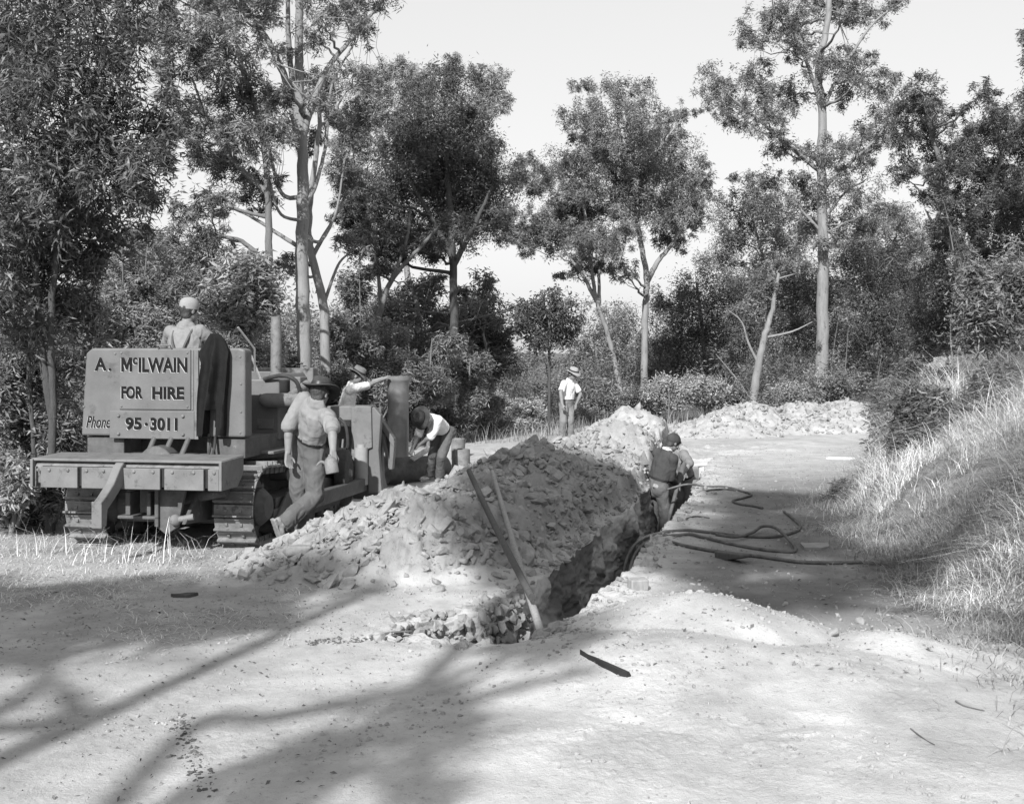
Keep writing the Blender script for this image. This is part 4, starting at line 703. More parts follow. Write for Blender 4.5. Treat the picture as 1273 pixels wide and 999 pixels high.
# tracks: shoes on a stadium path, grouser bar on each
def track_path(n):
    yc0, yc1, zr, r0, r1 = .40, 2.75, .42, .40, .37; pts = []
    L1 = yc1 - yc0; a = math.pi * r0; tot = 2 * L1 + math.pi * (r0 + r1)
    for i in range(n):
        s = tot * i / n
        if s < L1: p = (yc0 + s, zr - r0 + .0); t = (1, 0)
        elif s < L1 + math.pi * r1: q = (s - L1) / r1; p = (yc1 + r1 * math.sin(q), zr - .03 - r1 * math.cos(q) + .03 * (1 - q / math.pi)); t = (math.cos(q), math.sin(q))
        elif s < 2 * L1 + math.pi * r1: u = s - L1 - math.pi * r1; p = (yc1 - u, zr + r1 - .03 + (r0 - r1 + .03) * u / L1 - .035 * math.sin(math.pi * u / L1)); t = (-1, 0)
        else: q = (s - 2 * L1 - math.pi * r1) / r0; p = (yc0 - r0 * math.sin(q), zr + r0 * math.cos(q)); t = (-math.cos(q), -math.sin(q))
        pts.append((p, t))
    return pts, tot
for sx in (-1, 1):
    X0 = sx * .785; N = 56; path, tot = track_path(N); pitch = tot / N
    t_ = MB()
    for (y, z), (ty, tz) in path:
        nrm = A([0, tz, -ty]); tan = A([0, ty, tz]); R = np.stack([A([1, 0, 0]), tan, nrm], 1)
        t_.box(A([X0, y, z]) + nrm * .0, (.40, pitch * .93, .022), R)
        t_.box(A([X0, y, z]) + nrm * .030 + tan * pitch * .36, (.395, .020, .055), R)
        t_.box(A([X0, y, z]) + nrm * .012 - tan * pitch * .40, (.385, .022, .02), R)
        for bx_ in (-.075, .075): t_.box(A([X0 + bx_, y, z]) + nrm * .016 + tan * pitch * .02, (.03, .03, .018), R)
        for bx_ in (-.06, .06): t_.box(A([X0 + bx_, y, z]) - nrm * .045, (.03, pitch * .8, .07), R)
    tr = t_.build('track', M['steel'], dz, bevel=.004)
    s_ = MB(); s_.lathe([(.30, -.03), (.30, .03)], (X0, .40, .42), (1, 0, 0), 22)
    for i in range(11):
        q = i * 2 * math.pi / 11; s_.box((X0, .40 + .31 * math.cos(q), .42 + .31 * math.sin(q)), (.05, .08, .06), np.stack([A([1, 0, 0]), A([0, math.cos(q), math.sin(q)]), A([0, -math.sin(q), math.cos(q)])], 1))
    s_.lathe([(.17, -.2), (.19, -.17), (.19, .12), (.12, .2)], (X0, .40, .42), (1, 0, 0), 20); s_.build('sprocket', M['dark_steel'], tr, bevel=.006)
    s_ = MB(); s_.lathe([(.10, -.17), (.12, -.1), (.27, -.06), (.31, -.05), (.31, .05), (.27, .06), (.12, .1), (.10, .17)], (X0, 2.75, .42), (1, 0, 0), 24); s_.build('idler', M['dark_steel'], tr, smooth=True)
    s_ = MB(); s_.bx(X0 - .13, X0 + .13, .75, 2.6, .22, .46); s_.bx(X0 + sx * .13, X0 + sx * .16, .62, 2.7, .16, .36)
    for k in range(6): s_.lathe([(.05, -.16), (.09, -.13), (.09, .13), (.05, .16)], (X0, .85 + .31 * k, .15), (1, 0, 0), 14)
    for k in range(2): s_.cyl((X0 - .1, 1.2 + .8 * k, .66), (X0 + .1, 1.2 + .8 * k, .66), .07)
    s_.prism([(.55, .2), (.95, .5), (1.3, .52), (1.7, .60), (2.2, .52), (2.5, .48), (2.7, .25)], (X0 + sx * .17, 0, 0), (0, 1, 0), (0, 0, 1), .03)
    s_.build('track_frame', M['dark_steel'], tr, bevel=.008)
# hull, transmission and belly
mb = MB(); mb.bx(-.46, .46, .25, 3.1, .42, .95); mb.bx(-.40, .40, .12, .5, .38, .80); mb.bx(-.55, .55, .5, 1.3, .9, 1.10); mb.cyl((-.56, .40, .42), (.56, .40, .42), .18); mb.bx(-.84, -.44, .15, 1.4, .92, 1.12); mb.bx(.44, .84, .15, 1.4, .92, 1.12)
for x in (-.2, -.02, .16): mb.tube([(x, .12, .6), (x + .05, -.02, .85), (x + .12, .10, 1.12)], .03, 8)
mb.lathe([(.1, 0), (.19, .03), (.19, .2), (.1, .24)], (.02, .12, .86), (0, -1, 0), 18)
mb.build('hull', M['dark_steel'], dz, bevel=.01)
# fenders over the tracks
for sx in (-1, 1):
    m_ = MB(); m_.bx(sx * .785 - .19, sx * .785 + .19, .55, 1.45, .93, .96); m_.build('fender', M['paint_dusty'], dz, bevel=.006)
# rear tank box with the sign
ZB, ZT = 1.13, 2.0; YR = .10
tk = MB(); tk.prism([(-.875, ZB), (.86, ZB), (.86, ZT - .02), (.80, ZT), (-.76, ZT), (-.825, ZT - .05)], (0, YR + .09, 0), (1, 0, 0), (0, 0, 1), .18)
tank = tk.build('fuel_tank', M['paint'], dz, bevel=.02)
sgx = lambda px: (px - 201.5) * 1.72 / 209; sgz = lambda py: ZB + (537 - py) * .87 / 112
p_ = MB(); p_.bx(sgx(146), sgx(238), YR - .014, YR - .001, sgz(503), sgz(427)); p_.build('cover_panel', M['paint'], tank, bevel=.006)
p_ = MB(); p_.bx(sgx(134), sgx(243), YR - .022, YR - .001, sgz(540), sgz(505)); p_.build('lower_panel', M['paint'], tank, bevel=.006)
for x, y in [(146, 511), (146, 534), (229, 511), (229, 534)]:
    p_ = MB(); p_.lathe([(.017, 0), (.017, .012), (.009, .02)], (sgx(x), YR - .022, sgz(y)), (0, -1, 0), 8); p_.build('bolt', M['steel'], tank)
for x, y in [(101, 437), (100, 470), (99, 500), (140, 432), (252, 433), (300, 436), (301, 470), (301, 505), (300, 531), (252, 531), (149, 431), (234, 431), (149, 499), (234, 499)]:
    p_ = MB(); p_.lathe([(.011, 0), (.011, .006), (.005, .010)], (sgx(x), YR - (.014 if 148 < x < 240 else 0), sgz(y)), (0, -1, 0), 8); p_.build('rivet', M['paint_dusty'], tank)
p_ = MB(); p_.bx(sgx(243), sgx(248), YR - .018, YR - .001, sgz(540), sgz(428)); p_.bx(sgx(238.6), sgx(241), YR - .006, YR - .001, sgz(503), sgz(428)); p_.build('seam_strip', M['paint_dusty'], tank, bevel=.003)
p_ = MB(); p_.tube([(sgx(196), YR - .01, 2.0), (sgx(196), YR - .03, 2.025), (sgx(213), YR - .03, 2.025), (sgx(213), YR - .01, 2.0)], .008, 6); p_.build('grab_handle', M['steel'], tank)
def lettering(word, x0, x1, y0, y1, bold=.02, shear=0.0, yoff=YR, name='lettering'):
    cu = bpy.data.curves.new('text', 'FONT'); cu.body = word; cu.size = 1; cu.offset = bold; cu.shear = shear; cu.extrude = 0.0; cu.resolution_u = 4
    ob = bpy.data.objects.new('text', cu); COL.objects.link(ob); dg = bpy.context.evaluated_depsgraph_get(); dg.update()
    me = bpy.data.meshes.new_from_object(ob.evaluated_get(dg)); bpy.data.objects.remove(ob)
    n = len(me.vertices); v = np.zeros(n * 3, np.float32); me.vertices.foreach_get('co', v); v = v.reshape(-1, 3); lo, hi = v.min(0), v.max(0)
    X = sgx(x0) + (v[:, 0] - lo[0]) / (hi[0] - lo[0]) * (sgx(x1) - sgx(x0)); Z = sgz(y1) + (v[:, 1] - lo[1]) / (hi[1] - lo[1]) * (sgz(y0) - sgz(y1))
    out = []
    for nm, mt, dx, dy, dzz in (('letter_edge', 'letter_white', -.0055, .0, -.0055), (name, 'letter', 0, -.0025, 0)):
        m2 = me.copy(); m2.name = nm; m2.vertices.foreach_set('co', np.stack([X + dx, np.full(n, yoff + dy), Z + dzz], 1).astype(np.float32).ravel()); m2.materials.clear(); m2.materials.append(M[mt])
        o = bpy.data.objects.new(nm, m2); COL.objects.link(o); o.parent = tank
lettering('A', 113, 129, 437, 454, .035, yoff=YR - .003); lettering('.', 131.5, 135, 450.5, 454, .03, yoff=YR - .003)
for nm_, mt_, dx_, dy_ in (('letter_edge', 'letter_white', -.0055, .0), ('lettering', 'letter', 0., -.0025)):
    q_ = [(0, 0), (0, 1), (.27, 1), (.5, .52), (.73, 1), (1, 1), (1, 0), (.77, 0), (.77, .56), (.57, .14), (.43, .14), (.23, .56), (.23, 0)]; m_ = MB(); xa, xb, za, zb = sgx(149), sgx(163), sgz(455), sgz(437)
    pp = [(xa + (xb - xa) * a + dx_, YR - .017 + dy_, za + (zb - za) * b + dx_) for a, b in q_]; m_.add(pp, [(0, 1, 2, 11, 12), (2, 3, 10, 11), (3, 9, 10), (3, 4, 8, 9), (4, 5, 6, 7, 8)]); m_.build(nm_, M[mt_], tank)
lettering('c', 164, 170, 437, 446, .03, yoff=YR - .017); lettering('ILWAIN', 171.5, 234, 437, 456, .036, yoff=YR - .017)
lettering('FOR', 149, 177, 473.5, 489.5, .045, yoff=YR - .017); lettering('HIRE', 189, 230, 474, 490, .045, yoff=YR - .017)
lettering('Phone', 102, 134, 512, 527, .006, .35, yoff=YR - .003)
lettering('95', 155, 176, 513, 529, .042, yoff=YR - .026); lettering('·', 180, 184, 519.5, 523.5, .03, yoff=YR - .026); lettering('3011', 187, 222, 513, 529.5, .042, yoff=YR - .026)
lettering('P', 250, 258, 438, 446, .03, yoff=YR - .003); lettering('L', 250, 258, 448, 456, .03, yoff=YR - .003)
# rear counterweight bumper
bm = MB(); bm.prism([(-.52, .635), (-.10, .66), (-.06, .86), (-.47, .845), (-.52, .80)], (0, 0, 0), (0, 1, 0), (0, 0, 1), 1.96)
bmp = bm.build('bumper', M['steel'], dz, bevel=.012)
b2 = MB()
for x0, x1 in [(-.955, -.945), (-.895, -.50), (-.455, .37), (.415, .82), (.865, .975)]: b2.bx(x0, x1, -.555, -.522, .60, .795)
b2.build('face_plate', M['paint_dusty'], bmp, bevel=.006)
for x in (-.92, -.80, -.60, -.40, -.22, .10, .30, .50, .72, .93):
    b2 = MB(); b2.lathe([(.016, 0), (.016, .009), (.008, .014)], (x, -.555, .765), (0, -1, 0), 8); b2.build('bolt', M['steel'], bmp)
b2 = MB(); b2.box((0, -.29, .868), (2.0, .50, .026), Matrix.Rotation(.035, 3, 'X')); b2.build('top_plate', M['paint_dusty'], bmp, bevel=.008)
for ex in (.992, -.992):
    b2 = MB(); b2.prism([(-.56, .60), (-.2, .60), (-.06, .72), (-.06, .88), (-.56, .865)], (ex, 0, 0), (0, 1, 0), (0, 0, 1), .03); b2.build('end_plate', M['paint_dusty'], bmp, bevel=.006)
b2 = MB(); b2.bx(-.894, .864, -.521, -.515, .62, .80); b2.build('slot_shade', M['black'], bmp)  # black sheet behind the face plates paints in the shade of the slots
# hooked drawbar arm
a_ = MB(); a_.prism([(-.30, .80), (-.545, .84), (-.60, .80), (-.72, .66), (-.86, .56), (-.93, .52), (-.93, .29), (-.84, .29), (-.82, .44), (-.70, .52), (-.56, .62), (-.50, .60), (-.30, .62)], (-.10, 0, 0), (0, 1, 0), (0, 0, 1), .085); arm = a_.build('drawbar_hook', M['paint_dusty'], dz, bevel=.012); arm.location = (0, 0, .09); bmp.location = (-.045, 0, .085); bmp.scale = (.955, 1, 1)
a_ = MB(); a_.bx(-.15, -.05, -.945, -.925, .285, .525); a_.build('hook_shoe', M['paint_dusty'], arm, bevel=.006)
# hitch
h_ = MB(); h_.bx(.12, .16, -.30, .30, .30, .78); h_.prism([(-.35, .34), (.3, .30), (.3, .62), (.0, .66)], (.44, 0, 0), (0, 1, 0), (0, 0, 1), .04); h_.bx(-.26, .16, -.30, -.06, .37, .40); h_.bx(-.20, -.15, -.26, -.06, .40, .62); h_.bx(.02, .06, -.26, -.06, .40, .62)
h_.prism([(.10, .66), (.42, .66), (.34, .30), (.22, .22), (.12, .30)], (0, -.24, 0), (1, 0, 0), (0, 0, 1), .05); h_.cyl((.1, .0, .50), (.75, -.06, .62), .05); h_.build('drawbar_hitch', M['dark_steel'], dz, bevel=.008)
h_ = MB(); h_.ell((.33, -.29, .37), (.055, .05, .055)); h_.cyl((.33, -.3, .37), (.50, -.26, .40), .03); h_.build('hitch_ball', M['steel'], dz, smooth=True)
h_ = MB()
for x in (.50, .545): h_.tube(smooth_path([(x, YR + .02, 1.15), (x + .01, YR - .03, 1.02), (x + .02, -.05, .86)], 5), .014, 8)
h_.build('hydraulic_hose', M['rubber'], dz, smooth=True)
# operator's station
s_ = MB(); s_.bx(-.36, .32, .62, .78, 1.2, 1.72); s_.bx(-.36, .32, .75, 1.25, 1.2, 1.42); s_.build('seat', M['black'], dz, bevel=.03)
s_ = MB(); s_.bx(-.55, .55, .55, 1.9, 1.08, 1.12); s_.bx(-.45, .45, 1.85, 1.92, 1.1, 1.75); s_.build('dashboard', M['paint'], dz, bevel=.01)
s_ = MB(); s_.tube([(.56, 1.05, 1.75), (.60, .95, 2.0), (.50, .75, 2.22)][::-1], .011, 6); s_.tube([(.68, 1.1, 1.5), (.53, 1.02, 1.93)], .012, 6); s_.build('lever', M['bright_steel'], dz, smooth=True)
# engine hood and side box
h_ = MB(); h_.prism([(-.40, 1.0), (.40, 1.0), (.40, 1.62), (.34, 1.72), (-.34, 1.72), (-.40, 1.62)], (0, 2.55, 0), (1, 0, 0), (0, 0, 1), 1.35); hood = h_.build('hood', M['paint'], dz, bevel=.015)
h_ = MB(); h_.bx(-.46, .46, 3.1, 3.28, .85, 1.78); h_.build('radiator', M['paint_dusty'], hood, bevel=.015)
h_ = MB()
for k in range(9): h_.bx(.402, .412, 2.0 + .11 * k, 2.06 + .11 * k, 1.1, 1.55)
h_.build('hood_louvre', M['dark_steel'], hood)
h_ = MB(); h_.bx(.52, .86, .98, 1.5, 1.04, 1.68); sb = h_.build('side_box', M['paint'], dz, bevel=.018)
h_ = MB(); h_.bx(.62, .80, .968, .979, 1.16, 1.26); h_.build('data_plate', M['paint_dusty'], sb, bevel=.002)
h_ = MB(); h_.cap((.74, .92, 1.46), (1.05, .98, 1.46), .075, .075); h_.cyl((1.0, .95, 1.5), (1.05, 1.3, 1.62), .05); h_.build('air_cleaner', M['paint_dusty'], dz, smooth=True)
h_ = MB(); h_.tube(smooth_path([(.70, .96, 1.68), (.92, .92, 1.72), (1.06, .94, 1.66), (1.08, 1.0, 1.52), (1.0, 1.05, 1.46)], 6), .022, 8); h_.build('hydraulic_hose', M['rubber'], dz, smooth=True)
h_ = MB(); h_.tube([(.57, 1.62, 1.2), (.57, 1.62, 2.18), (.57, 1.62, 2.36)], [.062, .06, .055], 14); h_.lathe([(.075, 0), (.075, .05), (.062, .06)], (.57, 1.62, 1.68), (0, 0, 1), 16); h_.build('exhaust_stack', M['steel'], dz, smooth=True)
# loader: lift arms and the front frame
for sx in (-1, 1):
    l_ = MB(); l_.bar((sx * .95, 1.3, 1.60), (sx * .80, 2.1, 1.28), .09, .16); l_.bar((sx * .80, 2.06, 1.30), (sx * .72, 3.2, .80), .09, .15); l_.bx(sx * .95 - .06, sx * .95 + .06, 1.2, 1.42, .95, 1.7); la = l_.build('lift_arm', M['paint'], dz, bevel=.012)
    l_ = MB(); l_.cyl((sx * .88, 1.5, 1.0), (sx * .86, 2.0, 1.1), .05); l_.cyl((sx * .86, 2.0, 1.1), (sx * .80, 2.5, 1.12), .03); l_.build('lift_cylinder', M['steel'], la, smooth=True)
def dl(px, py, ly):
    """dozer-local point seen at a pixel, on the plane local y = ly"""
    c, s = math.cos(DZR), math.sin(DZR); d = A([(px - HX) / F, 1, -(py - HY) / F]); o = A([0, 0, EYE]) - DZ0
    R = A([[c, s, 0], [-s, c, 0], [0, 0, 1]]); o, d = R @ o, R @ d; t = (ly - o[1]) / d[1]; return o + d * t
FY = 3.25
def quad(m, pts, ly, th): P = [dl(x, y, ly) for x, y in pts]; m.prism([(p[0], p[2]) for p in P], (0, ly, 0), (1, 0, 0), (0, 0, 1), th)
ff = MB(); quad(ff, [(412, 504), (463, 504), (463, 521), (412, 522)], FY, .34); quad(ff, [(412, 520), (420, 520), (420, 612), (412, 612)], FY + .1, .1); fr = ff.build('loader_frame', M['paint_dusty'], dz, bevel=.012)
ff = MB(); quad(ff, [(437, 506), (462, 505), (463, 556), (452, 560), (438, 558)], FY - .20, .05); ff.build('frame_plate', M['paint_dusty'], fr, bevel=.008)
ff = MB(); quad(ff, [(466, 505), (475, 516), (472, 560), (476, 612), (459, 612), (459, 575), (463, 507)], FY - .14, .10); ff.build('end_plate', M['paint'], fr, bevel=.012)
ff = MB(); quad(ff, [(470, 512), (491, 545), (492, 556), (488, 552), (472, 526)], FY + .15, .12); quad(ff, [(486, 548), (492, 548), (489, 583), (485, 583)], FY + .15, .1); quad(ff, [(471, 528), (475, 526), (487, 578), (484, 583)], FY + .15, .08); quad(ff, [(473, 530), (487, 551), (486, 574)], FY + .2, .02); ff.build('bucket_arm', M['paint'], fr, bevel=.008)
a0, a1 = dl(449, 556, FY - .22), dl(449, 602, FY - .22); ff = MB(); ff.cyl(a1, a0, .085, .085, 18); ff.cyl(a0 + A([0, 0, -.005]), a0 + A([0, 0, .04]), .055, .055, 12); ff.build('tilt_cylinder', M['cloth_light'], fr, smooth=True)
ff = MB(); w0 = dl(427, 588, FY - .75); ff.lathe([(.11, -.07), (.20, -.085), (.27, -.06), (.285, 0), (.27, .06), (.20, .085), (.11, .07)], w0, (1, 0.15, 0), 28); gw = ff.build('wheel', M['rubber'], dz, smooth=True)
ff = MB(); ff.lathe([(.04, -.10), (.06, -.05), (.115, -.06), (.115, .06), (.06, .05), (.04, .10)], w0, (1, .15, 0), 18); ff.build('wheel_hub', M['steel'], gw, smooth=True)
ff = MB(); ff.tube(smooth_path([dl(422, 520, FY - .3), dl(430, 530, FY - .36), dl(432, 555, FY - .36), dl(424, 565, FY - .3), dl(436, 578, FY - .36)], 6), .02, 8); ff.build('hydraulic_hose', M['rubber'], fr, smooth=True)
# bucket / blade in front, mostly hidden
bl = MB(); bl.prism([(3.45, .12), (3.62, .10), (3.75, .18), (3.56, .4), (3.52, .7), (3.62, 1.02), (3.5, 1.04), (3.42, .7)], (0, 0, 0), (0, 1, 0), (0, 0, 1), 2.5); bl.build('blade', M['paint_dusty'], dz, bevel=.01)
for sx in (-1, 1):
    bl = MB(); bl.bar((sx * 1.12, 1.2, .38), (sx * 1.12, 3.45, .35), .10, .16)
    bl.build('push_arm', M['dark_steel'], dz, bevel=.012)

# ------------------------------------------------------------------ jacket over the tank
def jacket():
    rows = [(407, 266, 274), (412, 262, 280), (420, 258, 285), (431, 252, 289), (445, 256, 288.5), (462, 254, 288), (480, 251.5, 286.5), (498, 250, 285), (512, 249, 285), (526, 248, 284.5), (536, 247.5, 284)]
    rng = np.random.default_rng(3); nc = 23; nr = 44; q = np.linspace(0, len(rows) - 1, nr); ry = np.interp(q, range(len(rows)), [r[0] for r in rows]); xl = np.interp(q, range(len(rows)), [r[1] for r in rows]); xr = np.interp(q, range(len(rows)), [r[2] for r in rows])
    t = np.linspace(0, 1, nc); X = sgx(xl[:, None] + (xr - xl)[:, None] * t[None]); Z = sgz(ry)[:, None] + 0 * X
    fold = .042 * np.sin(t[None] * 13 + .02 * (ry[:, None] - 400)) + .02 * np.sin(t[None] * 23 + 1.3 + .03 * ry[:, None]) + .012 * fbm(X * 9, Z * 5, oct=3, seed=12)
    out = YR - .045 - .075 * np.sin(np.clip(t, .02, .98) * math.pi)[None] ** .7 * np.clip((ry[:, None] - 400) / 40, .5, 1) - fold * np.clip((ry[:, None] - 405) / 40, .1, 1); Z = Z + .012 * np.sin(t * 9)[None] * (q[:, None] > nr * 0)
    V0 = np.stack([X, out, Z], -1).reshape(-1, 3); back = np.stack([X, np.full_like(X, YR - .03), Z], -1).reshape(-1, 3); id_ = np.arange(nr * nc).reshape(nr, nc); n = nr * nc; fs = []; cells = np.ones((nr - 1, nc - 1), bool)
    for i in range(nr - 1):
        if ry[i] > 498: w_ = (ry[i] - 498) / 38; cells[i, int(11 - 1 - 1.2 * w_):int(15 + 1.5 * w_)] = False
    for i in range(nr - 1):
        for j in range(nc - 1):
            if not cells[i, j]: continue
            a, b, c, d = id_[i, j], id_[i, j + 1], id_[i + 1, j + 1], id_[i + 1, j]; fs += [(a, d, c, b), (a + n, b + n, c + n, d + n)]
            for (p, r_, ni, nj) in ((a, b, i - 1, j), (b, c, i, j + 1), (c, d, i + 1, j), (d, a, i, j - 1)):
                if ni < 0 or nj < 0 or ni >= nr - 1 or nj >= nc - 1 or not cells[ni, nj]: fs.append((p, r_, r_ + n, p + n))
    m = MB(); m.add(np.vstack([V0, back]), fs); o = m.build('jacket', M['cloth_coat'], None, smooth=True, angle=70); return o
jk = jacket(); jk.location = tuple(DZ0); jk.rotation_euler = (0, 0, DZR); tag(jk, 'dark jacket hung over the right corner of the signwritten plate', 'jacket')

# ------------------------------------------------------------------ pipes and things beyond the loader
def lathe_thing(name, label, cat, prof, base, axis, mt, n=32, group=None, side=None, origin=None):
    m = MB(); m.lathe(prof, base, axis, n); o = m.build(name, M[mt], None, smooth=True, origin=A(base) if origin is None else origin, angle=35); tag(o, label, cat, group); return o
PD = 19.0; k_ = PD / F; pb = pt(495, 567, PD)
pr = [(.176, 0), (.178, .02), (.178, 1.12), (.182, 1.18), (.205, 1.26), (.218, 1.275), (.222, 1.30), (.222, 1.345), (.205, 1.35), (.17, 1.35), (.16, 1.28), (.15, .6), (.15, 0.01)]
lathe_thing('clay_pipe', 'upright collared clay pipe steadied by the white-shirted man', 'pipe', pr, pb, (0, 0, 1), 'clay_pipe')
d0, d1 = pt(474, 584, 19.1), pt(549, 581, 20.1); dd = d1 - d0; L = np.linalg.norm(dd); d0[2] = min(d0[2], pb[2] - .272)
lathe_thing('dark_pipe', 'dark pipe lying crosswise under the upright clay pipe', 'pipe', [(.20, 0), (.262, .0), (.262, .10), (.25, .13), (.25, L - .1), (.262, L - .08), (.262, L), (.20, L)], d0, dd, 'dark_steel')
m = MB(); f0 = pt(470, 604, 18.7); f1 = pt(556, 603, 19.2); m.bar(f0 + A([0, 0, -.03]), f1 + A([0, 0, -.05]), .5, .06); m.bar(f0 + A([.05, .5, -.02]), f1 + A([0, .5, -.04]), .12, .1); o = m.build('timber_skid', M['wood_dark'], None, bevel=.008, origin=f0); tag(o, 'dark timber skid under the crosswise dark pipe', 'skid')
m = MB(); p0, p1 = pt(557, 582, 20.6), pt(559, 531, 20.8); m.bar(p0 + A([0, 0, -.2]), p1, .09, .04, (0, 1, 0)); o = m.build('plank', M['wood_pole'], None, bevel=.005, origin=p0); tag(o, 'upright plank standing just behind the bending man', 'plank')
m = MB(); m.bar(pt(512, 571, 19.3), pt(536, 556, 19.6), .12, .02, (0, -.5, 1)); o = m.build('pale_board', M['wood_pale'], None, bevel=.004, origin=pt(512, 571, 19.3)); tag(o, 'short pale board held low between the clay pipe and the bending man', 'board')
b0 = pt(573, 577, 21.2); g = gz(b0[0], b0[1]); b0[2] = g; hh = EYE - (558 - HY) * 21.2 / F - g
m = MB(); m.lathe([(.17, 0), (.172, .02), (.172, hh - .02), (.166, hh), (.14, hh - .004), (.14, hh - .02), (.0005, hh - .02)], b0, (0, 0, 1), 24); o = m.build('tin_drum', M['steel'], None, smooth=True, origin=b0); tag(o, 'squat pale tin drum on the ground right of the bending man', 'drum', None)
b0 = pt(568, 570, 22.6); g = gz(b0[0], b0[1]); b0[2] = g; hh = EYE - (545 - HY) * 22.6 / F - g
m = MB(); m.lathe([(.15, 0), (.17, hh * .9), (.175, hh), (.16, hh), (.15, hh - .03), (.0005, hh - .03)], b0, (0, 0, 1), 24); o = m.build('dark_bucket', M['steel'], None, smooth=True, origin=b0); tag(o, 'darker round bucket behind the squat tin drum', 'bucket', None)

# ------------------------------------------------------------------ long poles leaning on the heap
def pole(name, label, pa, pb_, ra, rb, mt, flat=False):
    m = MB(); pa, pb_ = A(pa), A(pb_); d = pb_ - pa; L = np.linalg.norm(d); t = np.linspace(0, 1, 9); P = pa + t[:, None] * d; P[:, 2] -= .025 * np.sin(t * math.pi); m.tube(P, np.linspace(ra, rb, 9), 10)
    o = m.build(name, M[mt], None, smooth=True, origin=pa, angle=60); tag(o, label, 'pole', 'poles leaning on the heap'); return o
def rest(foot, px, py):
    for D in np.arange(12.5, 8.0, -.05):
        q = pt(px, py, D); t = np.linspace(.12, 1, 40)[:, None]; P = foot + t * (q - foot); ins = (P[:, 0] > XL(P[:, 1])) & (P[:, 0] < XR(P[:, 1]))
        if np.min(np.where(ins, 1, P[:, 2] - ground(P[:, 0], P[:, 1]))) > .05: return q
    return q
t1 = rest(pt(661, 742, 8.05), 583, 585); t2 = rest(pt(679, 806, 7.45), 612, 586)
pole('pole', 'darker of two long poles leaning on the near heap, foot on the trench lip', pt(661, 742, 8.05), t1, .028, .026, 'wood_dark')
pole('pole', 'paler of two long poles on the near heap, foot down in the trench', pt(679, 806, 7.45), t2, .03, .022, 'wood_pole')

# ------------------------------------------------------------------ hoses on the road
def hose(label, px, r, extra=None):
    P = [on(x, y, r) + A([0, 0, (q[0] if q else 0)]) for x, y, *q in px]
    if extra: P = [A(e_) for e_ in extra] + P
    S = smooth_path(P, 8); gnd = ground(S[:, 0], S[:, 1]) + r * .8; ins = (S[:, 0] > XL(S[:, 1]) - .02) & (S[:, 0] < XR(S[:, 1]) + .06); S[:, 2] = np.where(ins, S[:, 2], np.maximum(S[:, 2], gnd))
    m = MB(); m.tube(S, r, 10); o = m.build('air_hose', M['hose'], None, smooth=True, origin=P[0], angle=80); tag(o, label, 'hose', 'hoses lying beside the trench')
e0 = on(832, 661); hose('uppermost thick hose from the trench, hooked back towards the verge', [(846, 661), (880, 663), (920, 668), (960, 669), (985, 664), (995, 657), (988, 648), (978, 640), (974, 637)], .016, [e0 + A([-.58, -.75, -.75]), e0 + A([-.52, -.42, -.3]), e0 + A([-.32, -.18, -.05])])
e0 = on(835, 667); hose('middle thick hose from the trench that ends in a bent loop on the road', [(850, 666), (875, 670), (905, 677), (940, 684), (968, 687), (988, 687), (985, 680, .02), (965, 667, .07), (948, 662, .05), (935, 666, .02), (915, 673, .03), (890, 671, .04)], .016, [e0 + A([-.55, -.8, -.75]), e0 + A([-.50, -.48, -.32]), e0 + A([-.32, -.2, -.05])])
hose('lower hose lying straight out from the trench lip to the grass', [(832, 675), (850, 680), (880, 686), (910, 690), (945, 694), (990, 700), (1030, 702), (1065, 701), (1095, 704)], .017)
e0 = on(872, 607); hose('far thin hose curving in an S on the road beyond the digging men', [(880, 606), (900, 606), (920, 611), (934, 616), (925, 620), (911, 624), (920, 628), (935, 630), (948, 633)], .015, [e0 + A([-.5, -.1, .0]), e0 + A([-.2, -.02, .06])])
hose('short far hose lying beside the S-shaped hose', [(866, 614), (880, 611), (900, 609), (918, 611)], .014)
m = MB(); wp = on(912, 697); R = np.asarray(Matrix.Rotation(math.radians(-62), 3, 'Z') @ Matrix.Rotation(math.radians(-14), 3, 'Y'))
V = A([(-.24, -.05, 0), (.22, -.07, 0), (.22, .07, 0), (-.24, .05, 0), (-.24, -.045, .10), (.22, -.065, .03), (.22, .065, .03), (-.24, .045, .10)]) * A([.9, 1, 1]); m.add((V @ R.T) + wp + A([0, 0, .01]), [(0, 3, 2, 1), (4, 5, 6, 7), (0, 1, 5, 4), (1, 2, 6, 5), (2, 3, 7, 6), (3, 0, 4, 7)])
o = m.build('wooden_wedge', M['wood_dark'], None, bevel=.012, origin=wp); tag(o, 'dark wooden wedge lying over the lowest hose', 'wedge')
def bit(name, label, cat, c, size, rz, mt, tilt=0, lift=.0):
    m = MB(); R = np.asarray(Matrix.Rotation(rz, 3, 'Z') @ Matrix.Rotation(tilt, 3, 'X')); m.box(A(c) + A([0, 0, size[2] / 2 + lift]), size, R); o = m.build(name, M[mt], None, bevel=min(size) * .12, origin=c); tag(o, label, cat); return o
bit('wood_block', 'small sawn wood block on the right lip of the trench', 'wood block', on(793, 733), (.15, .10, .09), .3, 'wood_pole', .1)
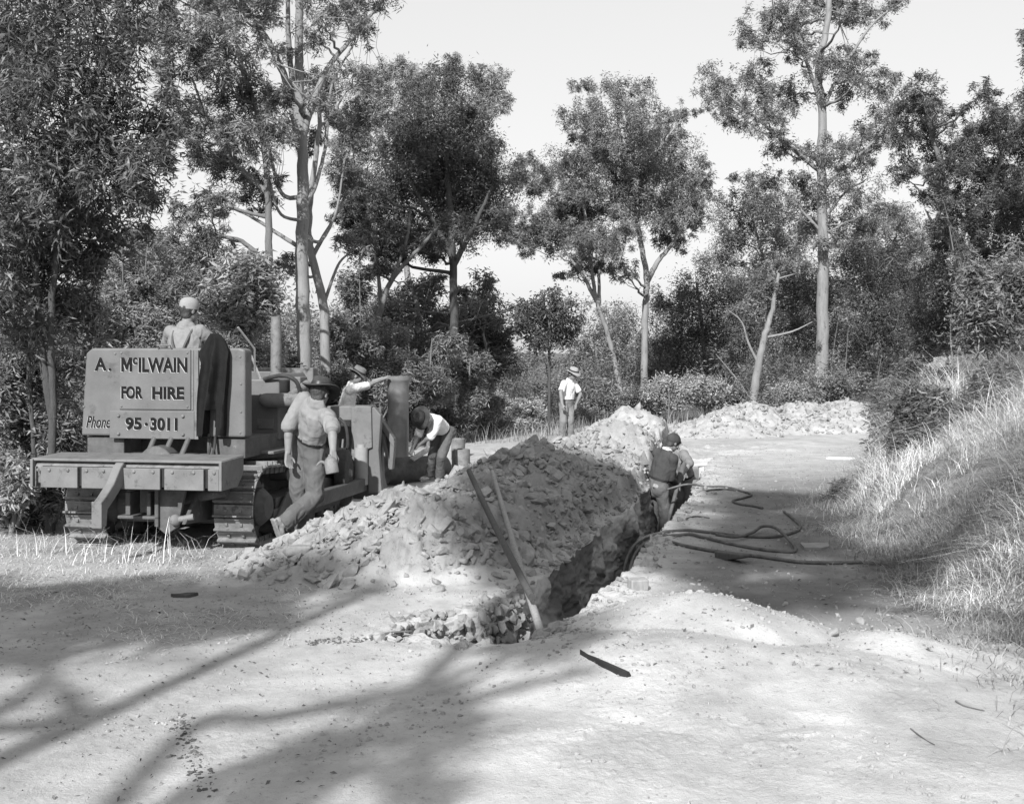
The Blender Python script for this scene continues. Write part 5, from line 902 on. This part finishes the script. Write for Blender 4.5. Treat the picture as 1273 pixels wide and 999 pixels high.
# black strip standing in for a dark slit in the pale mound
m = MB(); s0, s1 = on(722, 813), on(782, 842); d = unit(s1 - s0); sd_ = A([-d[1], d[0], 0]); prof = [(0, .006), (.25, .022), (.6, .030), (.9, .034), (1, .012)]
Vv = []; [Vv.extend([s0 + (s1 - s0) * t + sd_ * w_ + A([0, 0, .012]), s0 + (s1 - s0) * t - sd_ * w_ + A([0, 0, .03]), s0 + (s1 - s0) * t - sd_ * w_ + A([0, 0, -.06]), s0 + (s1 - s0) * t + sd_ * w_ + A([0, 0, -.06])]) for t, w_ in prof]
fs = [(4 * i + j, 4 * i + (j + 1) % 4, 4 * i + 4 + (j + 1) % 4, 4 * i + 4 + j) for i in range(4) for j in range(4)] + [(3, 2, 1, 0), (16, 17, 18, 19)]; m.add(Vv, fs); o = m.build('black_strip', M['black'], None, origin=s0); tag(o, 'black strip standing for a dark slit in the pale foreground mound', 'charred strip')
# scraps and bark
def scrap(name, label, cat, px, py, sx, sy, rz, mt, seed):
    c = on(px, py); r = np.random.default_rng(seed); n = 9; a = np.sort(r.random(n) * 2 * math.pi); P = np.stack([np.cos(a) * sx * r.uniform(.7, 1, n), np.sin(a) * sy * r.uniform(.7, 1, n)], 1); c_, s_ = math.cos(rz), math.sin(rz); P = P @ A([[c_, s_], [-s_, c_]])
    z = ground(P[:, 0] + c[0], P[:, 1] + c[1]) - c[2]; up = np.column_stack([P, z + .016 + .012 * r.random(n)]); lo = np.column_stack([P, z - .004]); m = MB(); m.add(np.vstack([up, lo, [[0, 0, .024]]]), [(i, (i + 1) % n, 2 * n) for i in range(n)] + [(i, n + i, n + (i + 1) % n, (i + 1) % n) for i in range(n)] + [tuple(range(2 * n - 1, n - 1, -1))]); o = m.build(name, M[mt], None); o.location = tuple(c); tag(o, label, cat); return o
scrap('paper_scrap', 'bright white scrap of paper on the far road near the bank', 'paper', 1046, 570, .30, .16, 0, 'paper', 1)
scrap('sacking_scrap', 'crumpled grey piece of sacking beside the end of the looped hose', 'sacking', 1012, 680, .24, .16, .4, 'sheet', 2)
scrap('bark_strip', 'curl of dark bark lying on the left verge behind the machine', 'bark', 232, 741, .13, .05, .25, 'bark_dark', 3)
# sticks
def stick(label, pts, r):
    P = [on(x, y, r) for x, y in pts]; m = MB(); S = smooth_path(P, 5); m.tube(S, np.linspace(r, r * .5, len(S)), 6); o = m.build('stick', M['stick'], None, smooth=True, origin=P[0]); tag(o, label, 'stick', 'sticks on the ground')
stick('dark curved stick at the right end of the pale foreground mound', [(1188, 872), (1200, 880), (1224, 885)], .005)
stick('thin dark twig near the lower right of the pale mound', [(1132, 908), (1150, 920), (1162, 927)], .004)
stick('stick lying on the road between the trench lip and the hoses', [(853, 646), (865, 643), (882, 645)], .012)
stick('stick at the front foot of the near heap beside the ground crack', [(478, 790), (490, 788), (512, 786)], .010)
# timber prop across the trench beyond the men
m = MB(); q0 = A([XR(18.6) - .22, 18.6, .06]); m.bar(q0 + A([-.06, 0, .02]), q0 + A([.26, .05, .04]), .10, .05); m.bar(q0 + A([-.03, .02, -.8]), q0 + A([-.03, .02, .0]), .09, .06, (0, 1, 0)); m.bar(q0 + A([.17, .04, -.6]), q0 + A([.17, .04, .0]), .09, .06, (0, 1, 0)); o = m.build('timber_prop', M['wood_pale'], None, bevel=.008, origin=q0); tag(o, 'pale timber prop across the trench behind the digging men', 'prop')

# ------------------------------------------------------------------ people
def remesh(mb, name, mt, parent, voxel=.009, smooth=3, wr=0.0, wsc=9.0, seed=0, origin=(0, 0, 0), mats=None, keep=1.0, fold=None):
    V = np.vstack(mb.V) - A(origin); me = bpy.data.meshes.new('tmp'); me.from_pydata(V.tolist(), [], mb.F); me.update(); ob = bpy.data.objects.new('tmp', me); COL.objects.link(ob)
    r = ob.modifiers.new('r', 'REMESH'); r.mode = 'VOXEL'; r.voxel_size = voxel; r.use_smooth_shade = True
    if smooth: s = ob.modifiers.new('s', 'SMOOTH'); s.factor = .5; s.iterations = smooth
    dg = bpy.context.evaluated_depsgraph_get(); dg.update(); m2 = bpy.data.meshes.new_from_object(ob.evaluated_get(dg)); bpy.data.objects.remove(ob)
    n = len(m2.vertices); co = np.zeros(n * 3, np.float32); no = np.zeros(n * 3, np.float32); m2.vertices.foreach_get('co', co); m2.vertices.foreach_get('normal', no); co = co.reshape(-1, 3); no = no.reshape(-1, 3)
    if wr:
        x, y, z = co[:, 0] * wsc, co[:, 1] * wsc, co[:, 2] * wsc; z = z * .6; q = fbm(x, y, z, oct=2, seed=seed)
        f = 1 - np.abs(fbm(x * .8 + 1.2 * q, y * .8 - .6 * z, z * .9 + .5 * q, oct=3, seed=seed + 5)) * 3.0
        co = co + no * (wr * np.clip(f, -1, 1) + wr * .5 * q)[:, None]; m2.vertices.foreach_set('co', co.astype(np.float32).ravel()); m2.update()
    m2.name = name; m2.materials.clear()
    for k in ([mt] + (mats or [])): m2.materials.append(M[k])
    m2.polygons.foreach_set('use_smooth', np.full(len(m2.polygons), True)); o = bpy.data.objects.new(name, m2); COL.objects.link(o)
    if parent: o.parent = parent
    return o
def limb(a, px, py, L, near=True):
    """the point at distance L from a on the sight line of a photo pixel"""
    d = unit(A([(px - HX) / F, 1, -(py - HY) / F])); o = A([0, 0, EYE]); v = o - a; b = np.dot(v, d); c = np.dot(v, v) - L * L; D = b * b - c
    if D < 0: q = o + d * (-b); return a + unit(q - a) * L
    t = -b - math.sqrt(D) if near else -b + math.sqrt(D); return o + d * t
def ik(a, t, L1, L2, pole):
    """elbow/knee between a and t, bending towards pole; returns joint, end"""
    d = t - a; L = np.linalg.norm(d); L_ = min(L, (L1 + L2) * .998); u = unit(d); x = (L1 * L1 - L2 * L2 + L_ * L_) / (2 * L_); h = math.sqrt(max(L1 * L1 - x * x, 0)); p = A(pole, float); p = unit(p - u * np.dot(p, u)); return a + u * x + p * h, a + u * L_
UA, FA, TH, SH = .29, .255, .43, .42
def hand(m, wr, d, n, curl, right, m_scale=1.0):
    d = unit(d); n = unit(n - d * np.dot(n, d)); s = np.cross(d, n) * (1 if right else -1)     # s: towards the thumb
    k = m_scale
    for j in (-.024, 0, .024): m.cap(wr + s * j * .7 * k, wr + d * .085 * k + s * j * k, .017 * k, .016 * k, n=10)
    for i, (o_, L) in enumerate([(.030, .072), (.010, .080), (-.010, .074), (-.030, .058)]):
        b = wr + d * .088 * k + s * o_ * k; c1 = curl * .75; d1 = d * math.cos(c1) + n * math.sin(c1); d2 = d * math.cos(c1 + curl) + n * math.sin(c1 + curl); e1 = b + d1 * L * .52 * k; m.cap(b - d * .01, e1, .0098 * k, .0092 * k, n=9); m.cap(e1, e1 + d2 * L * .5 * k, .0092 * k, .008 * k, n=9)
    b = wr + d * .03 * k + s * .026 * k; e1 = b + unit(d * .7 + s * .75 + n * .35) * .045 * k; m.cap(b, e1, .012 * k, .011 * k, n=9); m.cap(e1, e1 + unit(d * .9 + s * .05 + n * (.4 + .3 * curl)) * .035 * k, .0105 * k, .009 * k, n=9)
def person(label, pel, neck, fwd, headdir, gaze, arms, legs, shirt, sleeve, trouser, hat, hair='hair', boots='leather', toes=None, hats=1.0, group=None, seed=0, curl=(.9, .9), palm=(None, None), strap=False, vest=False, headoff=0.0, drop=0.0, bulk=1.0):
    """arms/legs: ((elbow, wrist), (elbow, wrist)) right then left, in metres"""
    pel, neck = A(pel), A(neck); up = unit(neck - pel); f = unit(A(fwd) - up * np.dot(fwd, up)); rt = np.cross(f, up); org = A([pel[0], pel[1], min(legs[0][1][2], legs[1][1][2]) - .08])
    chest = pel + (neck - pel) * .68; waist = pel + (neck - pel) * .22; sh = [neck - up * .075 + rt * .165 * s for s in (1, -1)]; hp = [pel + rt * .088 * s for s in (1, -1)]
    hu = unit(headdir); g = unit(A(gaze) - hu * np.dot(gaze, hu)); hs = np.cross(g, hu); hc = neck + hu * (.155 - drop) + g * (.035 + headoff)
    # skin: one continuous body
    b = MB(); b.cap(waist, chest, .125, .15, e=(1.12, .72), side=rt); b.cap(pel, waist, .14, .125, e=(1.12, .8), side=rt); b.cap(sh[0], sh[1], .055, .055); b.cap(chest, neck - up * .03, .13, .075, e=(1.15, .7), side=rt)
    b.cap(neck - up * .05, neck + hu * .09 + g * .015, .062, .054)
    b.ell(hc + hu * .025 - g * .012, (.075, .098, .098), hs, hu); b.ell(hc - hu * .045 + g * .022, (.058, .070, .070), hs, hu); b.ell(hc - hu * .085 + g * .055, (.034, .03, .025), hs, hu)      # skull, face, chin
    b.cap(hc + hu * .012 + g * .085, hc - hu * .028 + g * .112, .010, .016, n=10); b.ell(hc + hu * .028 + g * .082, (.052, .016, .012), hs, hu)                     # nose, brow
    b.ell(hc - hu * .055 + g * .088, (.025, .010, .010), hs, hu)
    for s in (1, -1): b.ell(hc + hs * s * .077 - g * .012 - hu * .008, (.009, .020, .032), hs, hu); b.ell(hc + hs * s * .032 - hu * .02 + g * .075, (.02, .016, .018), hs, hu)
    for i in (0, 1):
        e_, w_ = [A(q) for q in arms[i]]; b.cap(sh[i], e_, .050, .041); b.cap(e_, e_ + (w_ - e_) * .4, .042, .040); b.cap(e_ + (w_ - e_) * .35, w_, .040, .027, e=(1.1, .9))
        pn = palm[i] if palm[i] is not None else (np.cross(unit(w_ - e_), f) * (1 if i else -1) if abs(np.dot(unit(w_ - e_), f)) < .9 else -up)
        hand(b, w_ + unit(w_ - e_) * .01, w_ - e_, A(pn, float), curl[i], i == 0)
        k_, a_ = [A(q) for q in legs[i]]; b.cap(hp[i], k_, .078, .052); b.cap(k_, k_ + (a_ - k_) * .45, .052, .05); b.cap(k_ + (a_ - k_) * .4, a_, .05, .036)
    # anchor near-face eyes and mouth tone by position
    body = remesh(b, 'person', 'skin', None, .0065, 2, origin=org, mats=['eye'])
    me = body.data; ce = np.zeros(len(me.polygons) * 3, np.float32); me.polygons.foreach_get('center', ce); ce = ce.reshape(-1, 3) + org; mi = np.zeros(len(me.polygons), np.int32)
    for s in (1, -1): mi[np.linalg.norm((ce - (hc + hs * s * .032 + g * .088 + hu * .002)) * A([1, 1, 1]), axis=1) < .013] = 1
    me.polygons.foreach_set('material_index', mi); body.location = tuple(org); tag(body, label, 'person', group)
    # trousers
    t = MB(); t.cap(pel - up * .02, waist + up * .0, .150, .140, False, True, e=(1.14, .86), side=rt)
    for i in (0, 1):
        k_, a_ = [A(q) for q in legs[i]]; t.cap(hp[i] + up * .02, k_, .102 * bulk, .080 * bulk); t.cap(k_, k_ + (a_ - k_) * .5, .080 * bulk, .078 * bulk); t.cap(k_ + (a_ - k_) * .45, a_ + unit(a_ - k_) * .015, .078 * bulk, .078 * bulk, False, True)
        t.ell(hp[i] - f * .035 - up * .02, (.10, .085, .11), rt, up)
    t.ell(pel - up * .035, (.165, .115, .13), rt, up)
    remesh(t, 'trousers', trouser, body, .009, 2, .009, 9, seed + 3, org)
    bl = MB(); bl.lathe([(.139, -.018), (.146, -.018), (.146, .02), (.139, .02)], waist + up * .005, up, 30, (1.14, .86), rt); bl.build('belt', M['black'] if trouser != 'cloth_dark' else M['leather'], body, smooth=True, origin=org)
    bpy.data.objects[bl and body.children[-1].name].location = (0, 0, 0)
    # shirt
    s_ = MB(); s_.cap(waist + up * .01, waist + (chest - waist) * .55, .152, .158, True, False, e=(1.12, .84), side=rt); s_.cap(waist + (chest - waist) * .4, chest, .158, .164, e=(1.14, .78), side=rt); s_.cap(chest, neck - up * .045, .150, .092, e=(1.2, .74), side=rt); s_.cap(sh[0] - up * .012, sh[1] - up * .012, .070, .070)
    s_.cap(neck - up * .055, neck + up * .012 + hu * .018, .082, .066, False, True)
    for i in (0, 1):
        e_, w_ = [A(q) for q in arms[i]]
        if sleeve == 'short': s_.cap(sh[i], sh[i] + (e_ - sh[i]) * .78, .070, .066, False, True)
        elif sleeve == 'rolled': s_.cap(sh[i], e_, .074 * bulk, .066 * bulk); s_.cap(e_, e_ + (w_ - e_) * .14, .066 * bulk, .064 * bulk, False, True)
        else: s_.cap(sh[i], e_, .074, .062); s_.cap(e_, e_ + (w_ - e_) * .9, .062, .046, False, True)
    remesh(s_, 'shirt' if not vest else 'jumper', shirt, body, .008, 2, .008 if not vest else .005, 8, seed + 9, org)
    if vest:
        c_ = MB(); c_.lathe([(.074, 0), (.078, .02), (.070, .035), (.062, .03)], neck + up * -.005 + hu * .012, unit(up + hu), 22); o = c_.build('collar', M['cloth_white'], body, smooth=True, origin=org); o.location = (0, 0, 0)
    if strap:
        for sgn in (1, -1):
            pth = [waist - f * .135 + rt * .03 * sgn, waist + (chest - waist) * .6 - f * .140 + rt * .05 * sgn, chest - f * .130 + rt * .085 * sgn, neck - up * .055 - f * .045 + rt * .105 * sgn, neck - up * .05 + f * .04 + rt * .105 * sgn]
            q = MB(); q.tube(smooth_path(pth, 6), .014, 6); o = q.build('strap', M['cloth_mid'], body, smooth=True, origin=org); o.location = (0, 0, 0)
    # boots
    for i in (0, 1):
        k_, a_ = [A(q) for q in legs[i]]; td = unit(A(toes[i]) if toes is not None else f * 1.0); dn = unit(a_ - k_); dn = unit(dn - td * np.dot(dn, td)); q = MB()
        q.cap(a_ - dn * .09, a_ + dn * .01, .052, .05, True, False); q.cap(a_ + dn * .035 - td * .045, a_ + dn * .05 + td * .12, .042, .036, e=(1, .9)); q.cap(a_ + dn * .048 + td * .05, a_ + dn * .055 + td * .165, .046, .034, e=(1.05, .8), side=np.cross(td, dn))
        q.box(a_ + dn * .078 - td * .055, (.075, .075, .03), np.stack([np.cross(td, dn), td, dn], 1)); q.box(a_ + dn * .084 + td * .09, (.085, .20, .014), np.stack([np.cross(td, dn), td, dn], 1))
        remesh(q, 'boot', boots, body, .008, 2, .002, 20, seed, org)
    # hair and hat
    if hair:
        h_ = MB(); h_.ell(hc + hu * .030 - g * .022, (.083, .100, .100), hs, hu); h_.ell(hc - hu * .045 - g * .048, (.066, .048, .062), hs, hu); remesh(h_, 'hair', hair, body, .009, 1, .004, 30, seed, org)
    hb = hc + hu * .060
    if hat and hat[0] == 'brim':
        _, mt, R, ht, tilt = hat; hx = unit(hu + g * tilt); ha = unit(hs - hx * np.dot(hs, hx)); m = MB()
        prof = [(R, -.014), (R * .985, -.004), (R * .86, .004), (.105, .008), (.100, .02), (.096, ht * .6), (.086, ht * .92), (.066, ht), (.03, ht - .022), (.0005, ht - .028)]
        inn = [(.0005, ht - .034), (.06, ht - .014), (.080, ht * .85), (.094, .012), (R * .86, -.003), (R, -.014)]
        n = 36; th = np.arange(n) * 2 * math.pi / n; gy = np.cross(hx, ha); rings = []
        for r_, z_ in prof + inn[::1]:
            rr = A([r_] * n); zz = A([z_] * n)
            if r_ > .12: zz = zz + .028 * np.cos(2 * th) * (r_ - .1) / .08 - .02 * (r_ - .1) / .08 * np.cos(th - math.pi / 2)
            fx_, fy_ = rr * np.cos(th) * (.94 if r_ < .12 else 1), rr * np.sin(th) * (1.12 if r_ < .12 else 1.04)
            if z_ > ht * .8: fx_ = fx_ * (1 - .25 * np.clip(np.sin(th), 0, 1))
            rings.append(hb + ha * fx_[:, None] + gy * fy_[:, None] + hx * zz[:, None])
        mm = len(rings); m.add(np.vstack(rings), [(i * n + j, i * n + (j + 1) % n, (i + 1) * n + (j + 1) % n, (i + 1) * n + j) for i in range(mm - 1) for j in range(n)])
        ho = m.build('hat', M[mt], body, smooth=True, origin=org, angle=60); ho.location = (0, 0, 0)
        bd = MB(); bd.lathe([(.106, .010), (.106, .012), (.102, .042), (.100, .042)], hb, hx, 30, (.96, 1.13), ha); o = bd.build('hat_band', M['black'] if mt != 'felt_dark' else M['eye'], ho, smooth=True, origin=org); o.location = (0, 0, 0)
    if hat and hat[0] == 'cap':
        m = MB(); m.lathe([(.098, -.045), (.104, -.01), (.103, .02), (.094, .05), (.074, .074), (.042, .088), (.0005, .094)], hb - g * .012, unit(hu - g * .05), 28, (.88, 1.08), hs); ho = m.build('cap', M[hat[1]], body, smooth=True, origin=org); ho.location = (0, 0, 0)
        m = MB(); m.ell(hb + g * .125 - hu * .012, (.07, .06, .007), hs, unit(hu + g * .25)); o = m.build('cap_peak', M[hat[1]], ho, smooth=True, origin=org); o.location = (0, 0, 0)
    if hat and hat[0] == 'beanie':
        h_ = MB(); h_.ell(hc + hu * .042 - g * .02, (.092, .112, .098), hs, unit(hu - g * .12)); h_.cap(hc + hu * .06 + g * .085 - hs * .03, hc + hu * .06 + g * .085 + hs * .03, .02, .02); remesh(h_, 'cap', hat[1], body, .008, 2, .003, 20, seed, org)
    return body, hp, sh, hc
GP = 'road gang workmen'
# walking man by the heap
pel = pt(383, 556, 11.0); neck = limb(pel, 394, 499, .54, True); fw = unit(A([.55, .83, 0])); rt_ = np.cross(fw, unit(neck - pel)); u_ = unit(neck - pel)
shR, shL = neck - u_ * .075 + rt_ * .165, neck - u_ * .075 - rt_ * .165
eR = limb(shR, 413, 531, UA, True); wR = limb(eR, 414, 560, FA, True); eL = limb(shL, 357, 532, UA, False); wL = limb(eL, 358, 563, FA, False)
kR = limb(pel + rt_ * .088, 392, 617, TH, False); aR = limb(kR, 352, 651, SH, True); kL = limb(pel - rt_ * .088, 371, 606, TH, False); aL = limb(kL, 378, 655, SH, False)
person('man in dark brimmed hat walking away beside the track with an oil can', pel, neck, fw, unit(A([.12, .22, .96])), (.35, .9, -.3), ((eR, wR), (eL, wL)), ((kR, aR), (kL, aL)), 'cloth_soft', 'rolled', 'cloth_mid', ('brim', 'felt_dark', .185, .105, .05), toes=(unit(A([.25, .25, -.9])), fw), group=GP, seed=1, curl=(1.1, .6), drop=.075, bulk=1.08)
cc = wR + unit(wR - eR) * .12; m = MB(); m.lathe([(.055, -.075), (.06, -.07), (.06, .03), (.045, .06), (.012, .085), (.010, .10)], cc + A([-.02, .0, -.03]), unit(A([-.2, .1, 1])), 20); m.tube(smooth_path([cc + A([-.06, 0, -.02]), cc + A([-.11, 0, .0]), cc + A([-.15, 0, -.03])], 5), [.014] * 6 + [.012] * 3 + [.008] * 2, 8)
o = m.build('oil_can', M['steel'], None, smooth=True, origin=cc); tag(o, 'small spouted oil can in the right hand of the walking man', 'oil can')
# man steadying the pipe
pel = pt(427, 526, 19.7); neck = limb(pel, 436, 489, .52, True); fw = unit(A([.97, .1, 0])); pel = pt(427, 520, 18.7); neck = pt(437, 477, 18.65); u_ = unit(neck - pel); rt_ = np.cross(fw, u_); sR, sL = neck - u_ * .075 + rt_ * .165, neck - u_ * .075 - rt_ * .165
tR, tL = pt(484, 470, 19.0), pt(486, 467, 19.12); eR, wR = ik(sR, pt(478, 471, 18.75), UA, FA, (0, 0, -1)); eL, wL = ik(sL, pt(479, 469, 18.9), UA, FA, (0, 0, -1))
gg = gz(pel[0], pel[1]); kk = [pel + rt_ * .09 * s + A([.05, 0, -.43]) for s in (1, -1)]; aa = [A([k[0] - .05, k[1], gg + .09]) for k in kk]; aa = [k + unit(a - k) * SH for k, a in zip(kk, aa)]
person('man in white shirt leaning over the loader frame to hold the pipe top', pel, neck, fw, unit(A([.45, -.05, 1])), (.9, 0, -.5), ((eR, wR), (eL, wL)), ((kk[0], aa[0]), (kk[1], aa[1])), 'cloth_white', 'rolled', 'cloth_grey', ('brim', 'felt_grey', .19, .11, .1), group=GP, seed=2, curl=(.5, .5), palm=((0, 0, -1), (0, 0, -1)))
# bending man
pel = pt(553, 537, 19.0); neck = limb(pel, 533, 518, .54, True); fw = unit(A([-.55, -.75, -.4])); u_ = unit(neck - pel); fp = unit(fw - u_ * np.dot(fw, u_)); rt_ = np.cross(fp, u_); sR, sL = neck - u_ * .075 + rt_ * .165, neck - u_ * .075 - rt_ * .165
eR, wR = ik(sR, pt(513, 557, 18.55), UA, FA, (0, -.3, -1)); eL, wL = ik(sL, pt(521, 553, 18.6), UA, FA, (.6, -.3, -.4))
kR = limb(pel + rt_ * .088, 538, 566, TH, True); aR = limb(kR, 535, 590, SH, False); kL = limb(pel - rt_ * .088, 549, 567, TH, True); aL = limb(kL, 547, 592, SH, False)
person('man in light shirt and dark hat bent double beside the upright pipe', pel, neck, fw, unit(A([-.45, -.75, .12])), (-.4, -.15, -1), ((eR, wR), (eL, wL)), ((kR, aR), (kL, aL)), 'cloth_white', 'rolled', 'cloth_mid', ('brim', 'felt_dark', .19, .11, 0), toes=((-.7, -.6, -.05), (-.2, -.95, -.05)), group=GP, seed=3, curl=(1.0, 1.0))
# standing man
pel = pt(704.5, 503, 25); neck = limb(pel, 708, 470, .56, True); neck = pel + unit(A([.06, -.06, .58])) * .56; fw = unit(A([.72, -.68, 0])); u_ = unit(neck - pel); rt_ = np.cross(fw, u_); sR, sL = neck - u_ * .075 + rt_ * .165, neck - u_ * .075 - rt_ * .165
eR = limb(sR, 697, 488, UA, True); wR = limb(eR, 699, 502, FA, True); eL = limb(sL, 722, 490, UA, False); wL = limb(eL, 716, 503, FA, True)
kR = limb(pel + rt_ * .088, 700, 524, TH, True); aR = kR + A([-.02, .08, -.41]); kL = limb(pel - rt_ * .088, 709, 524, TH, True); aL = kL + A([.0, .06, -.41])
person('man in white short-sleeved shirt and soft hat standing behind the heap looking down', pel, neck, fw, unit(A([.30, -.28, .9])), (.6, -.5, -.75), ((eR, wR), (eL, wL)), ((kR, aR), (kL, aL)), 'cloth_white', 'short', 'cloth_grey', ('brim', 'felt_light', .165, .10, -.1), group=GP, seed=4, curl=(.6, .6))
# man in jumper in the trench
FLR = -.80
pel = pt(816.5, 605, 16.3); neck = pel + unit(A([.14, -.02, .52])) * .54; fw = unit(A([.80, .60, 0])); u_ = unit(neck - pel); rt_ = np.cross(fw, u_); sR, sL = neck - u_ * .075 + rt_ * .165, neck - u_ * .075 - rt_ * .165
tool0, tool1 = pt(826, 664, 15.9), pt(850, 576, 16.75); td = tool1 - tool0
eR, wR = ik(sR, tool0 + td * .70 + A([-.04, -.06, 0]), UA, FA, (-.5, -.6, -.4)); eL, wL = ik(sL, tool0 + td * .78 + A([-.04, .05, .03]), UA, FA, (.2, .5, -.7))
kR = pel + rt_ * .09 + A([.07, .02, -.42]); aR = kR + A([-.03, -.01, -.415]); kL = pel - rt_ * .09 + A([.03, .05, -.42]); aL = kL + A([-.02, .0, -.415])
person('man in dark jumper and beret standing in the trench with a heavy bar', pel, neck, fw, unit(A([.50, .22, .85])), (.75, .45, -.6), ((eR, wR), (eL, wL)), ((kR, aR), (kL, aL)), 'cloth_dark', 'long', 'cloth_mid', ('beanie', 'cloth_dark'), group=GP, seed=5, curl=(1.2, 1.2), vest=True)
m = MB(); t = np.linspace(0, 1, 12); m.tube(tool0 + t[:, None] * td, [.012, .022, .026, .028, .028, .028, .03, .03, .034, .046, .048, .044], 12); o = m.build('digging_bar', M['dark_steel'], None, smooth=True, origin=tool0); tag(o, 'heavy dark digging bar slanting down into the trench', 'digging bar')
# second man in the trench
pel = pt(856, 602, 17.6); neck = pel + unit(A([-.23, -.06, .52])) * .58; fw = unit(A([-.75, -.55, -.1])); u_ = unit(neck - pel); fp = unit(fw - u_ * np.dot(fw, u_)); rt_ = np.cross(fp, u_); sR, sL = neck - u_ * .075 + rt_ * .165, neck - u_ * .075 - rt_ * .165
eL = limb(sL, 857, 576, UA, True); wL = limb(eL, 848, 590, FA, True); eR, wR = ik(sR, pt(838, 594, 17.1), UA, FA, (-.4, .3, -.8))
kk = [pel + rt_ * .09 * s + A([-.06, -.05, -.42]) for s in (1, -1)]; aa = [k + A([.03, .04, -.41]) for k in kk]
person('man in grey shirt bending in the trench behind the man in the jumper', pel, neck, fw, unit(A([-.45, -.40, .75])), (-.6, -.5, -.7), ((eR, wR), (eL, wL)), ((kk[0], aa[0]), (kk[1], aa[1])), 'cloth_grey', 'rolled', 'cloth_grey', ('beanie', 'felt_dark'), group=GP, seed=6, curl=(1, 1))
# driver
c, s = math.cos(DZR), math.sin(DZR); fw = A([-s, c, 0]); side = A([c, s, 0]); neck = pt(231, 404, 12.05); pel = neck + A([0, -.04, -.56]) - fw * .02; u_ = unit(neck - pel); rt_ = np.cross(fw, u_); sR, sL = neck - u_ * .075 + rt_ * .165, neck - u_ * .075 - rt_ * .165
eR, wR = ik(sR, pel + fw * .42 + side * .44 + A([0, 0, .16]), UA, FA, (.9, -.3, -.3)); eL, wL = ik(sL, pel + fw * .42 - side * .42 + A([0, 0, .16]), UA, FA, (-.9, -.3, -.3))
kk = [pel + rt_ * .11 * q + fw * .42 + A([0, 0, .05]) for q in (1, -1)]; aa = [k + fw * .12 + A([0, 0, -.40]) for k in kk]
person('driver in light cap and braces seated at the bulldozer controls, back to the camera', pel, neck, fw, unit(A([.05, .12, 1])), unit(fw + side * .5), ((eR, wR), (eL, wL)), ((kk[0], aa[0]), (kk[1], aa[1])), 'cloth_soft', 'rolled', 'cloth_mid', ('cap', 'cap'), group=GP, seed=7, strap=True)
